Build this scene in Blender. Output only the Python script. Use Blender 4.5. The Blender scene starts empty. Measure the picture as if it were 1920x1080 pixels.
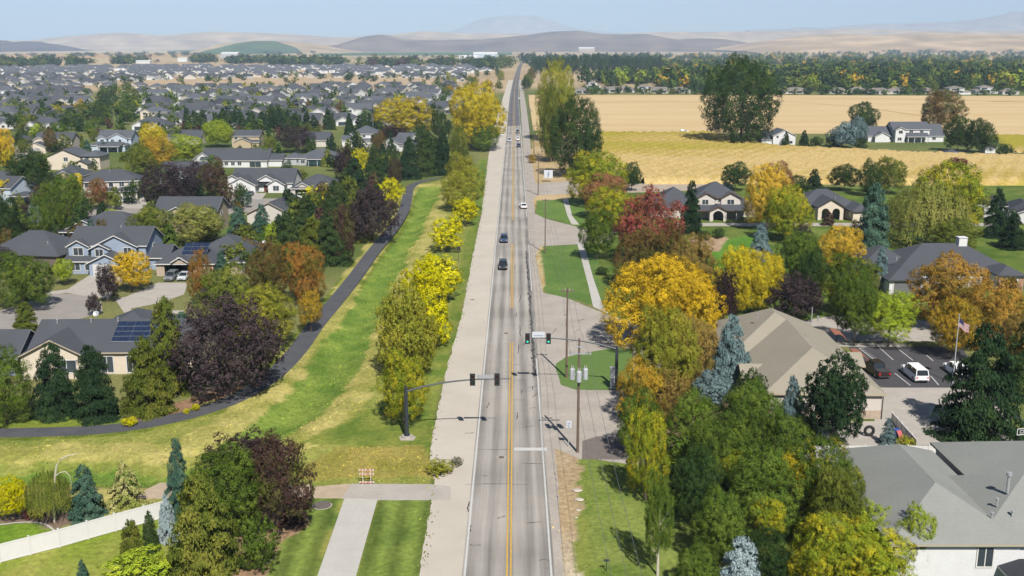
import bpy, math, random
import numpy as np
from mathutils import Vector, Matrix
random.seed(7); RNG = np.random.default_rng(7)
S = bpy.context.scene
COL = S.collection
R = math.radians

# ------------------------------------------------------------------ camera
F, CX, CY, HZ, HC = 1950.0, 960.0, 540.0, 85.0, 45.0
TH = math.atan((CY - HZ) / F)
PSI = 5.0 / F
cam = bpy.data.cameras.new("camera"); camo = bpy.data.objects.new("camera", cam); COL.objects.link(camo)
camo.location = (0, 0, HC); camo.rotation_euler = (math.pi / 2 - TH, 0, PSI)
cam.sensor_width = 36; cam.lens = 36 * F / 1920; cam.clip_start = 1; cam.clip_end = 80000
S.camera = camo

# ------------------------------------------------------------------ light
SUN_EL = R(47); SHX, SHY = -0.27, 0.963           # direction in which shadows fall on the ground
w = bpy.data.worlds.new("World"); S.world = w; w.use_nodes = True
nt = w.node_tree; nt.nodes.clear()
sky = nt.nodes.new("ShaderNodeTexSky"); sky.sky_type = 'NISHITA'; sky.sun_disc = False
sky.sun_elevation = SUN_EL; sky.sun_rotation = math.atan2(-SHX, -SHY); sky.altitude = 800
sky.air_density = 1.0; sky.dust_density = .6; sky.ozone_density = 3.0
bg = nt.nodes.new("ShaderNodeBackground"); bg.inputs[1].default_value = 0.05
wo = nt.nodes.new("ShaderNodeOutputWorld")
nt.links.new(sky.outputs[0], bg.inputs[0]); nt.links.new(bg.outputs[0], wo.inputs[0])
sl = bpy.data.lights.new("sun", 'SUN'); sl.energy = 5.0; sl.angle = R(0.5); sl.color = (1.0, 0.955, 0.88)
so = bpy.data.objects.new("sun", sl); COL.objects.link(so)
so.rotation_euler = Vector((-SHX, -SHY, math.tan(SUN_EL))).to_track_quat('Z', 'Y').to_euler()
so.location = (0, 0, 300)
S.view_settings.view_transform = 'Standard'; S.view_settings.look = 'None'
S.view_settings.exposure = 0.76; S.view_settings.gamma = 1
S.render.engine = 'CYCLES'
cy = S.cycles
cy.max_bounces = 5; cy.diffuse_bounces = 1; cy.glossy_bounces = 2; cy.transmission_bounces = 2
cy.volume_bounces = 0; cy.transparent_max_bounces = 4
try: cy.use_denoising = True
except Exception: pass

# ------------------------------------------------------------------ picture <-> place
FW = np.array((-math.sin(PSI) * math.cos(TH), math.cos(PSI) * math.cos(TH), -math.sin(TH)))
RT = np.array((math.cos(PSI), math.sin(PSI), 0.0)); UP = np.cross(RT, FW)
def P(px, py, z=0.0):                  # the place at height z seen at a spot of the photograph
    d = FW * F + RT * (px - CX) + UP * (CY - py)
    t = (z - HC) / d[2]
    return d[0] * t, d[1] * t
def PY(px, py, Y):                     # ... at a given distance Y
    d = FW * F + RT * (px - CX) + UP * (CY - py)
    t = Y / d[1]
    return d[0] * t, Y, HC + d[2] * t
def proj(x, y, z):
    v = np.array((x, y, z - HC)); zc = v @ FW
    return CX + F * (v @ RT) / zc, CY - F * (v @ UP) / zc
def ppm(px, py):                       # photo pixels per metre on the ground there
    x, y = P(px, py)
    return F / (np.array((x, y, -HC)) @ FW)

# ------------------------------------------------------------------ colours and materials
def lin(c): c = c / 255.0; return c / 12.92 if c <= 0.04045 else ((c + 0.055) / 1.055) ** 2.4
def C(r, g, b, k=1.9): return tuple(min(0.85, lin(v) / k) for v in (r, g, b))
def nodes(m):
    m.use_nodes = True; t = m.node_tree; t.nodes.clear(); return t, t.nodes.new, t.links.new
def mat(name, c, var=0.12, scale=3.0, rough=0.85, bump=0.0, c2=None, metal=0.0, spec=0.3, coord='Object', stretch=(1, 1, 1), fine=None):
    m = bpy.data.materials.new(name); t, N, L = nodes(m)
    o = N("ShaderNodeOutputMaterial"); b = N("ShaderNodeBsdfPrincipled")
    b.inputs['Roughness'].default_value = rough; b.inputs['Metallic'].default_value = metal
    b.inputs['Specular IOR Level'].default_value = spec
    tc = N("ShaderNodeTexCoord"); mp = N("ShaderNodeMapping"); mp.inputs['Scale'].default_value = stretch
    L(tc.outputs[coord], mp.inputs[0])
    n = N("ShaderNodeTexNoise"); n.inputs['Scale'].default_value = scale; n.inputs['Detail'].default_value = 5
    n.inputs['Roughness'].default_value = 0.65
    L(mp.outputs[0], n.inputs['Vector'])
    r = N("ShaderNodeMapRange"); r.inputs[1].default_value = 0.3; r.inputs[2].default_value = 0.7
    L(n.outputs[0], r.inputs[0])
    mx = N("ShaderNodeMix"); mx.data_type = 'RGBA'
    if c2 is None:
        mx.inputs[6].default_value = (*[v * (1 - var) for v in c[:3]], 1); mx.inputs[7].default_value = (*[min(1, v * (1 + var)) for v in c[:3]], 1)
    else:
        mx.inputs[6].default_value = (*c[:3], 1); mx.inputs[7].default_value = (*c2[:3], 1)
    L(r.outputs[0], mx.inputs[0]); out = mx.outputs[2]
    if fine:
        n2 = N("ShaderNodeTexNoise"); n2.inputs['Scale'].default_value = fine[0]; n2.inputs['Detail'].default_value = 3
        L(mp.outputs[0], n2.inputs['Vector'])
        r2 = N("ShaderNodeMapRange"); r2.inputs[1].default_value = 0.3; r2.inputs[2].default_value = 0.7
        r2.inputs[3].default_value = 1 - fine[1]; r2.inputs[4].default_value = 1 + fine[1]
        L(n2.outputs[0], r2.inputs[0])
        v = N("ShaderNodeVectorMath"); v.operation = 'SCALE'; L(out, v.inputs[0]); L(r2.outputs[0], v.inputs['Scale']); out = v.outputs[0]
    L(out, b.inputs['Base Color'])
    if bump:
        bp = N("ShaderNodeBump"); bp.inputs['Strength'].default_value = bump; bp.inputs['Distance'].default_value = 0.2
        L(n.outputs[0], bp.inputs['Height']); L(bp.outputs[0], b.inputs['Normal'])
    L(b.outputs[0], o.inputs[0]); return m
def emit(name, c, s):
    m = bpy.data.materials.new(name); t, N, L = nodes(m)
    o = N("ShaderNodeOutputMaterial"); e = N("ShaderNodeEmission"); e.inputs[0].default_value = (*c, 1); e.inputs[1].default_value = s
    L(e.outputs[0], o.inputs[0]); return m
def shingle(name, c, var=0.16):
    m = bpy.data.materials.new(name); t, N, L = nodes(m)
    o = N("ShaderNodeOutputMaterial"); b = N("ShaderNodeBsdfPrincipled"); b.inputs['Roughness'].default_value = 0.9
    b.inputs['Specular IOR Level'].default_value = 0.2
    tc = N("ShaderNodeTexCoord")
    n = N("ShaderNodeTexNoise"); n.inputs['Scale'].default_value = 3.2; n.inputs['Detail'].default_value = 8; n.inputs['Roughness'].default_value = 0.8
    L(tc.outputs['Object'], n.inputs['Vector'])
    wv = N("ShaderNodeTexWave"); wv.bands_direction = 'Z'; wv.inputs['Scale'].default_value = 3.2; wv.inputs['Distortion'].default_value = 1.2
    wv.inputs['Detail'].default_value = 2
    L(tc.outputs['Object'], wv.inputs['Vector'])
    n3 = N("ShaderNodeTexNoise"); n3.inputs['Scale'].default_value = 0.25; n3.inputs['Detail'].default_value = 2
    L(tc.outputs['Object'], n3.inputs['Vector'])
    a = N("ShaderNodeMath"); a.operation = 'MULTIPLY_ADD'; L(wv.outputs[1], a.inputs[0]); a.inputs[1].default_value = 0.25; L(n.outputs[0], a.inputs[2])
    a2 = N("ShaderNodeMath"); a2.operation = 'MULTIPLY_ADD'; L(n3.outputs[0], a2.inputs[0]); a2.inputs[1].default_value = 0.5; L(a.outputs[0], a2.inputs[2])
    r = N("ShaderNodeMapRange"); r.inputs[1].default_value = 0.5; r.inputs[2].default_value = 1.25; r.inputs[3].default_value = 1 - var; r.inputs[4].default_value = 1 + var
    L(a2.outputs[0], r.inputs[0])
    v = N("ShaderNodeVectorMath"); v.operation = 'SCALE'; v.inputs[0].default_value = c[:3]; L(r.outputs[0], v.inputs['Scale'])
    L(v.outputs[0], b.inputs['Base Color']); L(b.outputs[0], o.inputs[0]); return m

# ------------------------------------------------------------------ mesh helpers
def tag(o, label=None, cat=None, group=None, kind=None):
    if label: o['label'] = label
    if cat: o['category'] = cat
    if group: o['group'] = group
    if kind: o['kind'] = kind
    return o
def empty(name, x, y, z=0, rz=0, label=None, cat=None, group=None):
    o = bpy.data.objects.new(name, None); COL.objects.link(o); o.location = (x, y, z); o.rotation_euler = (0, 0, rz)
    o.empty_display_size = 0.3
    return tag(o, label, cat, group)
class MB:
    def __init__(s): s.v = []; s.f = []; s.m = []
    def add(s, vs, fs, mi=0):
        n = len(s.v); s.v += [tuple(v) for v in vs]; s.f += [tuple(i + n for i in f) for f in fs]; s.m += [mi] * len(fs); return s
    def box(s, x0, x1, y0, y1, z0, z1, mi=0, M=None):
        vs = [(x, y, z) for z in (z0, z1) for y in (y0, y1) for x in (x0, x1)]
        if M is not None: vs = [tuple(M @ Vector(v)) for v in vs]
        return s.add(vs, [(0, 2, 3, 1), (4, 5, 7, 6), (0, 1, 5, 4), (2, 6, 7, 3), (0, 4, 6, 2), (1, 3, 7, 5)], mi)
    def tube(s, pts, rs, n=8, mi=0, cap=True):
        pts = [Vector(p) for p in pts]
        if not hasattr(rs, '__len__'): rs = [rs] * len(pts)
        base = len(s.v)
        for i, p in enumerate(pts):
            d = (pts[min(i + 1, len(pts) - 1)] - pts[max(i - 1, 0)]).normalized()
            a = d.cross(Vector((0, 0, 1)) if abs(d.z) < 0.9 else Vector((1, 0, 0))).normalized(); b = d.cross(a)
            for k in range(n):
                t = 2 * math.pi * k / n; s.v.append(tuple(p + (a * math.cos(t) + b * math.sin(t)) * rs[i]))
        for i in range(len(pts) - 1):
            for k in range(n):
                s.f.append((base + i * n + k, base + i * n + (k + 1) % n, base + (i + 1) * n + (k + 1) % n, base + (i + 1) * n + k)); s.m.append(mi)
        if cap:
            s.f.append(tuple(base + k for k in range(n))[::-1]); s.m.append(mi)
            s.f.append(tuple(base + (len(pts) - 1) * n + k for k in range(n))); s.m.append(mi)
        return s
    def cyl(s, x, y, z0, z1, r, n=14, mi=0, r2=None): return s.tube([(x, y, z0), (x, y, z1)], [r, r if r2 is None else r2], n, mi)
    def build(s, name, mats, parent=None, loc=None, smooth=False):
        me = bpy.data.meshes.new(name); me.from_pydata(s.v, [], s.f)
        for m in (mats if isinstance(mats, (list, tuple)) else [mats]): me.materials.append(m)
        me.polygons.foreach_set('material_index', s.m)
        if smooth: me.polygons.foreach_set('use_smooth', [True] * len(s.f))
        me.update()
        o = bpy.data.objects.new(name, me); COL.objects.link(o)
        if parent: o.parent = parent
        if loc: o.location = loc
        return o
def sheet(name, pts, z, m, kind='structure', label=None):
    mb = MB(); mb.add([(x, y, z) for x, y in pts], [tuple(range(len(pts)))])
    o = mb.build(name, m)
    if o.data.polygons[0].normal.z < 0:
        mb.f[0] = mb.f[0][::-1]; o.data.clear_geometry(); o.data.from_pydata(mb.v, [], mb.f)
    return tag(o, kind=kind)
def psheet(name, pp, z, m, rag=0.0):
    pw = [P(a, b) for a, b in pp]
    if rag:
        out = []; rr_ = random.Random(5)
        for (x0, y0), (x1, y1) in zip(pw, pw[1:] + pw[:1]):
            L_ = math.dist((x0, y0), (x1, y1)); n = int(min(260, max(1, L_ / .7))) if min(y0, y1) < 420 else 1; w_ = 0.0
            for k in range(n):
                w_ = w_ * .45 + rr_.gauss(0, rag) * .7; e_ = min(k, n - k) / 3; o_ = w_ * min(1, e_); nx_, ny_ = -(y1 - y0) / max(L_, .01), (x1 - x0) / max(L_, .01)
                out.append((x0 + (x1 - x0) * k / n + nx_ * o_, y0 + (y1 - y0) * k / n + ny_ * o_))
        pw = out
    return sheet(name, pw, z, m)
def strip(name, cl, wd, z, m, kind='structure'):            # ribbon along a centre line, places in metres
    pts = [Vector((a, b)) for a, b in cl]; mb = MB(); vs = []
    for i, p in enumerate(pts):
        d = (pts[min(i + 1, len(pts) - 1)] - pts[max(i - 1, 0)]).normalized(); n = Vector((-d.y, d.x))
        ww = wd[i] if hasattr(wd, '__len__') else wd
        vs += [(p.x + n.x * ww / 2, p.y + n.y * ww / 2, z), (p.x - n.x * ww / 2, p.y - n.y * ww / 2, z)]
    mb.add(vs, [(2 * i, 2 * i + 1, 2 * i + 3, 2 * i + 2) for i in range(len(pts) - 1)])
    return tag(mb.build(name, m), kind=kind)
def smooth_line(pp, n=6):
    pts = [np.array(p, float) for p in pp]; out = []
    for i in range(len(pts) - 1):
        p0 = pts[max(i - 1, 0)]; p1 = pts[i]; p2 = pts[i + 1]; p3 = pts[min(i + 2, len(pts) - 1)]
        for k in range(n):
            t = k / n
            out.append(0.5 * (2 * p1 + (p2 - p0) * t + (2 * p0 - 5 * p1 + 4 * p2 - p3) * t * t + (3 * p1 - p0 - 3 * p2 + p3) * t ** 3))
    out.append(pts[-1]); return [tuple(p) for p in out]
def clone(o, parent=None):
    c = o.copy(); COL.objects.link(c); c.parent = parent
    for ch in o.children: clone(ch, c)
    return c

# ------------------------------------------------------------------ value noise for the lie of the land
_G = RNG.random((256, 256))
def vnoise(x, y):
    xi = np.floor(x).astype(int); yi = np.floor(y).astype(int); fx = x - xi; fy = y - yi
    fx = fx * fx * (3 - 2 * fx); fy = fy * fy * (3 - 2 * fy)
    g = lambda a, b: _G[a & 255, b & 255]
    return (g(xi, yi) * (1 - fx) + g(xi + 1, yi) * fx) * (1 - fy) + (g(xi, yi + 1) * (1 - fx) + g(xi + 1, yi + 1) * fx) * fy
def fbm(x, y, o=4):
    s = 0; a = 0.5
    for k in range(o): s = s + a * vnoise(x * 2 ** k + 17 * k, y * 2 ** k + 31 * k); a *= 0.5
    return s / (1 - 0.5 ** o)
def inside(poly, x, y):
    r = np.zeros(x.shape, bool); n = len(poly)
    for i in range(n):
        x1, y1 = poly[i]; x2, y2 = poly[(i + 1) % n]
        if y1 == y2: continue
        c = ((y1 > y) != (y2 > y)) & (x < (x2 - x1) * (y - y1) / (y2 - y1) + x1)
        r ^= c
    return r

# ------------------------------------------------------------------ ground
RX = P(954, 1080)[0]                   # the road's middle line; the road runs along +Y
HWL, HWR = RX - P(871, 1080)[0], P(1034, 1080)[0] - RX
def steps(seq):
    out = []
    for a, b, d in seq:
        n = max(1, round((b - a) / d)); out += [a + (b - a) * i / n for i in range(n)]
    return np.array(out + [seq[-1][1]])
xs = steps([(-15000, -1000, 1400), (-1000, -260, 60), (-260, -100, 4), (-100, -62, 1.0), (-62, 75, 0.55), (75, 160, 3), (160, 1000, 60), (1000, 15000, 1400)])
ys = steps([(-2500, 0, 500), (0, 72, 6), (72, 190, 0.6), (190, 470, 1.6), (470, 1000, 12), (1000, 3000, 100), (3000, 24500, 1000)])
X, Y = np.meshgrid(xs, ys)
PATH = [(-140, 815), (-60, 813), (0, 812), (120, 809), (215, 803), (300, 790), (380, 770), (450, 743), (510, 705), (555, 660), (590, 612), (625, 570), (665, 520), (700, 472), (735, 430), (757, 395), (764, 368), (768, 353), (785, 342), (825, 334), (880, 329)]
PATHW = smooth_line([P(a, b) for a, b in PATH], 5)
DITCH = [(-140, 895), (0, 885), (120, 882), (300, 885), (420, 850), (500, 800), (560, 765), (620, 700), (650, 640), (690, 570), (720, 510), (760, 440), (790, 385), (810, 350)]
DITW = [P(a, b) for a, b in DITCH]
def dline(L, x, y):
    d = np.full(np.shape(x), 1e9)
    for (ax, ay), (bx, by) in zip(L[:-1], L[1:]):
        vx, vy = bx - ax, by - ay; t = np.clip(((x - ax) * vx + (y - ay) * vy) / (vx * vx + vy * vy), 0, 1)
        d = np.minimum(d, np.hypot(x - ax - t * vx, y - ay - t * vy))
    return d
def gz(x, y):
    d = dline(DITW, np.asarray(x, float), np.asarray(y, float))
    return -1.3 * np.clip(1 - d / 5.5, 0, 1) ** 2 * (3 - 2 * np.clip(1 - d / 5.5, 0, 1))
near = (X > -110) & (X < 30) & (Y > 70) & (Y < 480)
Z = np.zeros(X.shape); Z[near] = gz(X[near], Y[near])
N1 = fbm(X * 0.09, Y * 0.06); N2 = fbm(X * 0.35 + 9, Y * 0.3 + 5); N3 = fbm(X * 0.02, Y * 0.012 + 3)
K = np.zeros(X.shape + (3,))
def col(c): return np.array(C(*c))
def blend(a, b, t): return a[None] * (1 - t[..., None]) + b[None] * t[..., None]
SB = lambda v, a, b: np.clip((v - a) / (b - a), 0, 1)
K[:] = blend(col((102, 120, 58)), col((140, 140, 86)), SB(N3, 0.35, 0.65))
far = (Y > 1150) | ((X < -10) & (Y > 1000))
K[far] = blend(col((188, 164, 128)), col((214, 190, 150)), SB(N3[far], 0.3, 0.7))
JX = X + (N2 - 0.5) * 2.2; JY = Y + (N1 - 0.5) * 5
def paint(pp, ca, cb, nz=None, j=1.0, sc=(0.3, 0.7)):
    poly = [P(a, b) for a, b in pp]
    m = inside(poly, X + (JX - X) * j, Y + (JY - Y) * j)
    K[m] = blend(col(ca), col(cb), SB((N2 if nz is None else nz)[m], *sc)); return m
EDGE = [(785, 1085), (797, 1010), (808, 945), (815, 905), (805, 855), (815, 800), (835, 700), (852, 640), (866, 590), (886, 480), (903, 400), (915, 298)]
# greenbelt, dry grass and green bottom
paint([(-300, 830), (300, 805), (520, 715), (600, 620), (780, 350), (850, 330)] + EDGE[::-1] + [(500, 1085), (-300, 1085)], (132, 146, 62), (176, 174, 92), sc=(.25, .8))
dp = dline([P(a, b) for a, b in PATH], X, Y); dd = dline(DITW, X, Y)
m = near & (dd + (N2 - .5) * 3 < np.where(Y > 112, 2.9 + 2.0 * N1, .4 + 1.6 * N1)) & (X < -6)
K[m] = blend(col((112, 142, 56)), col((148, 168, 74)), SB(N2[m], .3, .7))
m = near & (dp + (N2 - .5) * 1.2 < 2.6)
K[m] = blend(col((104, 122, 44)), col((140, 148, 60)), SB(N2[m], .35, .65))
m = near & (np.abs(dd - 5.6 + (N1 - .5) * 3) < 2.2 + 1.6 * (N2 - .5)) & (Y < 380) & (X < -6)
K[m] = K[m] * 0.2 + blend(col((168, 166, 84)), col((212, 198, 122)), SB(N2[m], .3, .7)) * 0.8
# mown verge strip beside the road and the slope by the mast
paint([(640, 800), (750, 740), (800, 690), (840, 600), (862, 500), (893, 350), (897, 298)] + EDGE[5:][::-1] + [(800, 850), (560, 835)], (112, 136, 52), (148, 156, 72))
paint([(560, 880), (640, 842), (790, 842), (835, 900), (585, 902)], (150, 146, 66), (180, 166, 88))
paint([(905, 300), (915, 298), (904, 380), (893, 440), (884, 400), (893, 330)], (102, 130, 50), (124, 146, 62))
# the lawns at the bottom
LAWN = ((112, 136, 58), (142, 160, 74))
mA = paint([(455, 1090), (520, 1010), (560, 945), (590, 934), (645, 934), (588, 1090)], *LAWN, j=.3)
mB = paint([(660, 1090), (708, 938), (812, 938), (800, 1000), (786, 1090)], *LAWN, j=.3)
m = mA | mB
st = 0.5 + 0.5 * np.sin((X[m] + Y[m] * 0.03) * 2.6 + 1.6 * N2[m])
K[m] *= (0.66 + 0.55 * st)[..., None]
paint([(-300, 1100), (-300, 1060), (0, 1048), (180, 1000), (300, 955), (330, 985), (330, 1100)], (140, 160, 54), (172, 174, 84))
paint([(-300, 990), (0, 984), (70, 980), (98, 992), (60, 1012), (0, 1024), (-300, 1070)], (122, 156, 46), (140, 168, 56), j=.3)
paint([(-300, 955), (0, 955), (80, 952), (140, 960), (150, 975), (100, 995), (70, 980), (-300, 988)], (138, 116, 100), (158, 138, 120), j=.5)
paint([(500, 955), (560, 940), (580, 985), (530, 1010), (500, 1090), (420, 1090), (440, 1000)], (176, 144, 112), (196, 164, 132))
paint([(228, 785), (300, 768), (365, 745), (440, 715), (470, 728), (400, 752), (330, 777), (240, 796)], (150, 118, 92), (176, 142, 112), j=.5)
paint([(-200, 772), (120, 765), (228, 770), (228, 800), (-200, 802)], (118, 140, 46), (136, 152, 58), j=.3)
# right side: dirt, dry grass, mown grass
paint([(1030, 1090), (1024, 900), (1020, 800), (1090, 858), (1105, 900), (1110, 1090)], (196, 172, 134), (222, 206, 180), N1)
paint([(1096, 1090), (1088, 960), (1088, 866), (1500, 866), (1700, 1090)], (112, 138, 54), (150, 160, 76))
mC = paint([(1130, 1090), (1108, 960), (1098, 868), (1500, 866), (1700, 1090)], (118, 140, 60), (148, 162, 80))
paint([(1010, 560), (1000, 470), (1012, 455), (1030, 462), (1022, 540)], (196, 172, 120), (214, 196, 150))
paint([(996, 405), (990, 300), (1005, 250), (1080, 250), (1100, 372), (1010, 376)], (186, 162, 110), (216, 190, 148), N1)
paint([(1006, 376), (1095, 370), (1100, 428), (1085, 425), (1030, 408), (1006, 404)], (106, 136, 64), (122, 148, 74), j=.3)
paint([(1022, 550), (1014, 470), (1022, 460), (1130, 452), (1160, 560), (1110, 572)], (102, 134, 64), (120, 146, 74), j=.3)
paint([(1100, 370), (1230, 350), (1920, 350), (2100, 350), (2100, 640), (1560, 640), (1320, 640), (1140, 600)], (88, 116, 44), (128, 142, 66))
paint([(1290, 455), (1420, 440), (1400, 520), (1320, 500)], (92, 140, 46), (112, 156, 56))
m = paint([(1290, 445), (1370, 445), (1345, 470), (1300, 466)], (176, 150, 120), (204, 176, 144))
paint([(1150, 700), (1420, 690), (1500, 840), (1520, 865), (1160, 865)], (150, 126, 96), (184, 160, 128), N1)
me = bpy.data.meshes.new("ground")
nx, ny = len(xs), len(ys)
me.vertices.add(nx * ny); me.vertices.foreach_set('co', np.stack([X, Y, Z], -1).ravel().astype(np.float32))
ii = (np.arange(ny - 1)[:, None] * nx + np.arange(nx - 1)[None]).ravel()
fc = np.stack([ii, ii + 1, ii + nx + 1, ii + nx], -1).astype(np.int32)
me.loops.add(fc.size); me.loops.foreach_set('vertex_index', fc.ravel())
me.polygons.add(len(fc)); me.polygons.foreach_set('loop_start', np.arange(0, fc.size, 4, dtype=np.int32))
me.update(calc_edges=True)
at = me.attributes.new("tone", 'FLOAT_COLOR', 'POINT')
at.data.foreach_set('color', np.concatenate([K, np.ones(X.shape + (1,))], -1).ravel().astype(np.float32))
gm = bpy.data.materials.new("ground_cover"); t, N, L = nodes(gm)
o = N("ShaderNodeOutputMaterial"); b = N("ShaderNodeBsdfPrincipled"); b.inputs['Roughness'].default_value = 0.95; b.inputs['Specular IOR Level'].default_value = 0.1
a = N("ShaderNodeAttribute"); a.attribute_name = "tone"; tc = N("ShaderNodeTexCoord")
n1 = N("ShaderNodeTexNoise"); n1.inputs['Scale'].default_value = 1.6; n1.inputs['Detail'].default_value = 6; n1.inputs['Roughness'].default_value = .7
n2 = N("ShaderNodeTexNoise"); n2.inputs['Scale'].default_value = 0.05; n2.inputs['Detail'].default_value = 6
L(tc.outputs['Object'], n1.inputs['Vector']); L(tc.outputs['Object'], n2.inputs['Vector'])
r1 = N("ShaderNodeMapRange"); r1.inputs[1].default_value = .3; r1.inputs[2].default_value = .7; r1.inputs[3].default_value = .64; r1.inputs[4].default_value = 1.36
r2 = N("ShaderNodeMapRange"); r2.inputs[1].default_value = .3; r2.inputs[2].default_value = .7; r2.inputs[3].default_value = .88; r2.inputs[4].default_value = 1.12
L(n1.outputs[0], r1.inputs[0]); L(n2.outputs[0], r2.inputs[0])
mu = N("ShaderNodeMath"); mu.operation = 'MULTIPLY'; L(r1.outputs[0], mu.inputs[0]); L(r2.outputs[0], mu.inputs[1])
vs = N("ShaderNodeVectorMath"); vs.operation = 'SCALE'; L(a.outputs['Color'], vs.inputs[0]); L(mu.outputs[0], vs.inputs['Scale']); L(vs.outputs[0], b.inputs['Base Color'])
bp = N("ShaderNodeBump"); bp.inputs['Strength'].default_value = .5; bp.inputs['Distance'].default_value = .25; L(n1.outputs[0], bp.inputs['Height']); L(bp.outputs[0], b.inputs['Normal'])
L(b.outputs[0], o.inputs[0])
me.materials.append(gm); go = bpy.data.objects.new("ground", me); COL.objects.link(go); tag(go, kind='structure')

# ------------------------------------------------------------------ roads and paving
def road_mat(name, light, dark, speck=.10):
    m = bpy.data.materials.new(name); t, N, L = nodes(m)
    o = N("ShaderNodeOutputMaterial"); b = N("ShaderNodeBsdfPrincipled"); b.inputs['Roughness'].default_value = .9; b.inputs['Specular IOR Level'].default_value = .25
    tc = N("ShaderNodeTexCoord"); sx = N("ShaderNodeSeparateXYZ"); L(tc.outputs['Object'], sx.inputs[0])
    n = N("ShaderNodeTexNoise"); mp = N("ShaderNodeMapping"); mp.inputs['Scale'].default_value = (1.6, .035, 1); L(tc.outputs['Object'], mp.inputs[0]); L(mp.outputs[0], n.inputs['Vector'])
    n.inputs['Scale'].default_value = 1; n.inputs['Detail'].default_value = 5; n.inputs['Roughness'].default_value = .6
    # wheel tracks: two darker bands in each lane
    ab = N("ShaderNodeMath"); ab.operation = 'ABSOLUTE'; L(sx.outputs[0], ab.inputs[0])
    s1 = N("ShaderNodeMath"); s1.operation = 'MULTIPLY_ADD'; L(ab.outputs[0], s1.inputs[0]); s1.inputs[1].default_value = 3.6; s1.inputs[2].default_value = 1.6
    s2 = N("ShaderNodeMath"); s2.operation = 'SINE'; L(s1.outputs[0], s2.inputs[0])
    s3 = N("ShaderNodeMath"); s3.operation = 'MULTIPLY_ADD'; L(s2.outputs[0], s3.inputs[0]); s3.inputs[1].default_value = .17; L(n.outputs[0], s3.inputs[2])
    n4 = N("ShaderNodeTexNoise"); n4.inputs['Scale'].default_value = .09; n4.inputs['Detail'].default_value = 4; L(tc.outputs['Object'], n4.inputs['Vector'])
    s4 = N("ShaderNodeMath"); s4.operation = 'MULTIPLY_ADD'; L(n4.outputs[0], s4.inputs[0]); s4.inputs[1].default_value = .8; L(s3.outputs[0], s4.inputs[2])
    r = N("ShaderNodeMapRange"); r.inputs[1].default_value = .62; r.inputs[2].default_value = 1.2; L(s4.outputs[0], r.inputs[0])
    mx = N("ShaderNodeMix"); mx.data_type = 'RGBA'; mx.inputs[6].default_value = (*light, 1); mx.inputs[7].default_value = (*dark, 1); L(r.outputs[0], mx.inputs[0])
    n5 = N("ShaderNodeTexNoise"); n5.inputs['Scale'].default_value = 9; n5.inputs['Detail'].default_value = 3; L(tc.outputs['Object'], n5.inputs['Vector'])
    r5 = N("ShaderNodeMapRange"); r5.inputs[1].default_value = .3; r5.inputs[2].default_value = .7; r5.inputs[3].default_value = 1 - speck; r5.inputs[4].default_value = 1 + speck; L(n5.outputs[0], r5.inputs[0])
    v = N("ShaderNodeVectorMath"); v.operation = 'SCALE'; L(mx.outputs[2], v.inputs[0]); L(r5.outputs[0], v.inputs['Scale'])
    L(v.outputs[0], b.inputs['Base Color']); L(b.outputs[0], o.inputs[0]); return m
M = {}
M['road'] = road_mat('chip_sealed_road', C(202, 195, 186), C(142, 137, 131))
M['road2'] = road_mat('newer_asphalt', C(136, 134, 136), C(88, 88, 92))
M['shoulder'] = mat('shoulder_dust', C(212, 202, 187), .07, .12, c2=C(226, 216, 202), fine=(6, .05))
M['apron'] = mat('side_street_paving', C(206, 196, 184), .10, .2, c2=C(182, 172, 162), fine=(2.5, .08))
M['path'] = mat('path_asphalt', C(86, 88, 94), .14, .3, c2=C(104, 104, 108), fine=(4, .12))
M['concrete'] = mat('pale_concrete', C(214, 210, 202), .06, .5, fine=(4, .04))
M['dconcrete'] = mat('driveway_concrete', C(200, 192, 182), .10, .4, fine=(4, .06))
M['street'] = mat('estate_street', C(172, 165, 158), .10, .3, fine=(2, .08))
M['lot'] = mat('car_park_asphalt', C(88, 86, 90), .12, .4, fine=(4, .12))
M['patch'] = mat('dark_asphalt_patch', C(134, 124, 118), .12, 1.2, fine=(5, .15))
M['white'] = mat('white_road_paint', C(226, 225, 221), .10, 1.5, rough=.7, fine=(8, .10))
M['yellow'] = mat('yellow_road_paint', C(232, 186, 84), .12, 1.5, rough=.7, fine=(6, .12))
M['seal'] = mat('crack_sealant', C(84, 80, 78), .15, 4, rough=.6)
M['grassy'] = mat('mown_grass', C(108, 138, 66), .14, 1.2, fine=(6, .18))
def bend(y): return RX + (8.0 * max(0, (y - 900) / 1100) ** 1.5 if y > 900 else 0)
def ribbon(name, y0, y1, dx0, dx1, z, m, org=True):
    yy = [y0] + [v for v in (300, 600, 900, 1100, 1300, 1500, 1700, 1900, 2100, 2400, 2800, 3300) if y0 < v < y1] + [y1]
    mb = MB(); mb.add([(bend(y) - RX + d, y, z) for y in yy for d in (dx0, dx1)], [(2 * i, 2 * i + 1, 2 * i + 3, 2 * i + 2) for i in range(len(yy) - 1)])
    return tag(mb.build(name, m, loc=(RX, 0, 0)), kind='structure')
YD = P(964, 236)[1]
psheet('shoulder_left', [(871, 1180), (700, 1180)] + EDGE + [(925, 240), (938, 200), (953, 150), (966, 150), (957, 236), (945, 300)], .006, M['shoulder'], .08)
psheet('shoulder_right', [(1034, 1180), (1060, 1180), (1052, 1000), (1046, 900), (1040, 840), (1090, 862), (1095, 858), (1240, 880), (1240, 620), (1145, 592), (1060, 558), (1018, 549), (1004, 480), (1012, 462), (1135, 455), (1160, 430), (1085, 426), (1020, 409), (1003, 400), (1000, 372), (1010, 366), (1095, 362), (1080, 340), (1004, 344), (997, 300), (992, 240), (987, 200), (978, 150), (973, 150)], .006, M['apron'], .08)
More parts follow.
